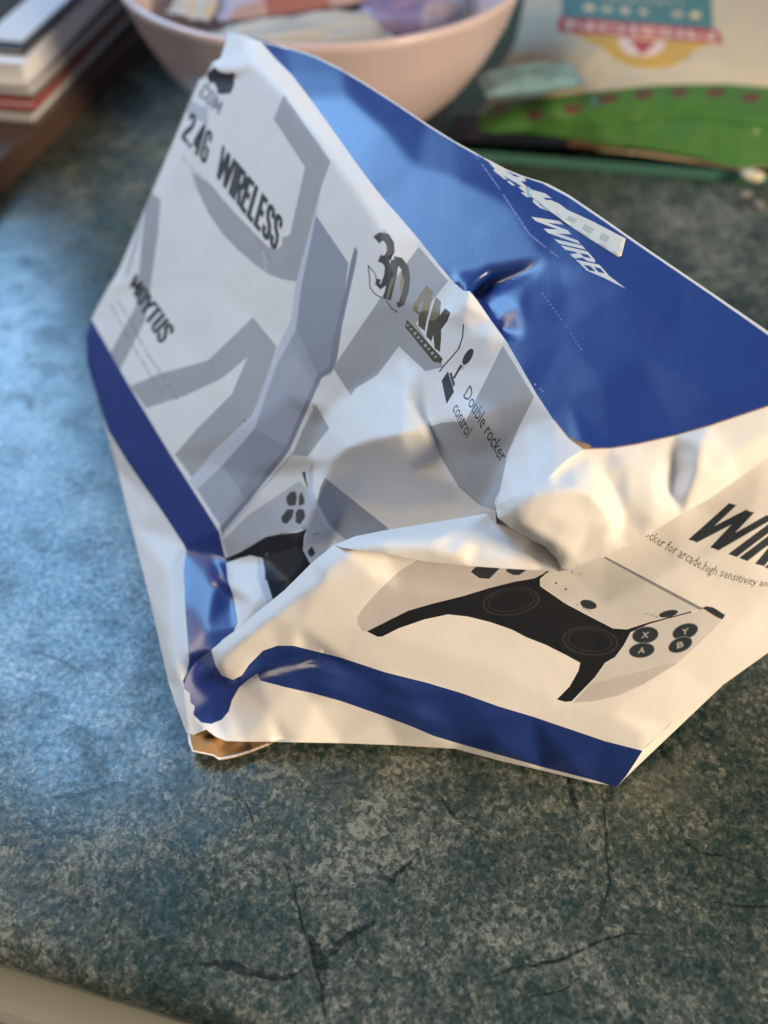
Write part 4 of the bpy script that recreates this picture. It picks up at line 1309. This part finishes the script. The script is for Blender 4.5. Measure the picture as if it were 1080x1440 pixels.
for cx, cy, rx in ((705, 152, 12), (752, 162, 13), (805, 154, 14), (855, 139, 17), (905, 133, 15), (955, 130, 13), (1007, 130, 15), (1056, 137, 15), (1105, 142, 14)):
    prB.append(ell('maroon', cx, cy, rx, 7, -6, 14))
prB += [poly('teal', [(789, -100), (996, -100), (1003, 42), (790, 26)]),
        poly('redp', [(785, 23), (1010, 42), (1018, 62), (900, 52), (784, 45)]),
        poly('amber', [(805, 47), (900, 53), (1002, 61), (980, 68), (965, 83), (945, 94), (920, 97), (890, 94), (865, 84), (848, 68), (830, 60)]),
        poly('pinkw', [(868, 53), (872, 66), (882, 76), (905, 80), (925, 77), (934, 66), (936, 57)]),
        poly('redp', [(884, 55), (903, 78), (924, 58)])]
# the bag lies upside down to the camera: the lettering reads from the other side
prB.append(text('pinkw', 'MISSION', [(1005, 46), (796, 28)], [(1006, 57), (797, 40)], 0.02))
prB += dashes('bag', [(985, 22), (812, 10)], 9, 7, 3, 0.6)
prB += dashes('bag', [(960, 4), (840, -3)], 4, 9, 4, 0.6)
do = sheet(outB, inB, [], prB, 'bag', step=9, iters=18, cell=6, wrinkle=4.0, wscale=0.020, seed=21)
bagc = G(900, 100)
bag = empty('food_bag', bagc)
tag(bag, 'cream and green bag of wraps lying on the glass board behind the carton', 'food bag')
mesh_obj('film', do[0], do[1], [M[n] for n in do[2]], do[3], bag)
und = [p.copy() for p in do[0]]
for p in und:
    p.z = 0.0068 + (p.z - 0.0068) * 0.05
mesh_obj('back_film', und, [tuple(q[::-1]) for q in do[1]], [M['bag']], None, bag)

M['navy'] = card('dark_wrapper', (0.012, 0.013, 0.028), rough=0.3)
M['rust'] = card('rust_wrapper', (0.10, 0.045, 0.025), rough=0.35)
# dark flat packet under the near edge of the bag
pc = G(830, 205, 0.0075) + Vector((0, 0.012, 0))
packet('dark_packet', pc + Vector((0, 0, 0.0016)), 0.078, 0.018, 0.0018, -6, 0, [M['navy'], M['rust']],
       'dark flat packet peeping out under the near edge of the food bag', 'packet', 31, lambda a, b: 1 if 0.42 < a < 0.62 and b < .5 else 0)


def film_mat():
    m, nt, b = mat_new('clear_teal_film')
    b.inputs['Base Color'].default_value = (0.30, 0.50, 0.56, 1)
    b.inputs['Roughness'].default_value = 0.18
    b.inputs['Transmission Weight'].default_value = 0.35
    b.inputs['IOR'].default_value = 1.3
    return m


M['film'] = film_mat()
packet('plastic_wrapper', G(745, 112, 0.034), 0.028, 0.015, 0.0045, 8, 4, [M['film']],
       'crumpled clear blue-green plastic wrapper on the left corner of the food bag', 'wrapper', 41)

# crumbs by the glass board; the pale first one stands in for a glint
M['crumb'] = card('pale_glint', (0.62, 0.54, 0.38), rough=0.7, bump=0.4, scale=700)
M['crumb2'] = card('dull_crumb', (0.20, 0.18, 0.15), rough=0.7, bump=0.4, scale=700)
for k, (px, py, r, lab) in enumerate(((1058, 252, .0042, 'pale lump standing in for a bright glint by the edge of the glass board'),
                                      (1048, 276, .0024, 'small crumb left of two on the dark worktop below the glass board'),
                                      (1066, 291, .0028, 'small crumb lowest and rightmost on the dark worktop at the right'))):
    bm = bmesh.new()
    bmesh.ops.create_icosphere(bm, subdivisions=3, radius=1)
    for vv in bm.verts:
        n_ = 1 + 0.45 * noise.noise(vv.co * 1.7 + Vector((k * 5, 0, 0))) + 0.2 * noise.noise(vv.co * 4)
        vv.co = Vector((vv.co.x * 1.5, vv.co.y, vv.co.z * 0.6)) * n_ * r
    me = bpy.data.meshes.new('crumb')
    bm.to_mesh(me); bm.free()
    me.materials.append(M['crumb'] if k == 0 else M['crumb2'])
    for p in me.polygons:
        p.use_smooth = True
    o = bpy.data.objects.new('crumb', me)
    COL.objects.link(o)
    zb = 0.0066 if k == 0 else 0
    p = G(px, py, zb)
    o.location = (p.x, p.y, zb + r * 0.5)
    o.rotation_euler = (0, 0, -0.5 + k)
    tag(o, lab, 'crumb', 'crumbs by the glass board')
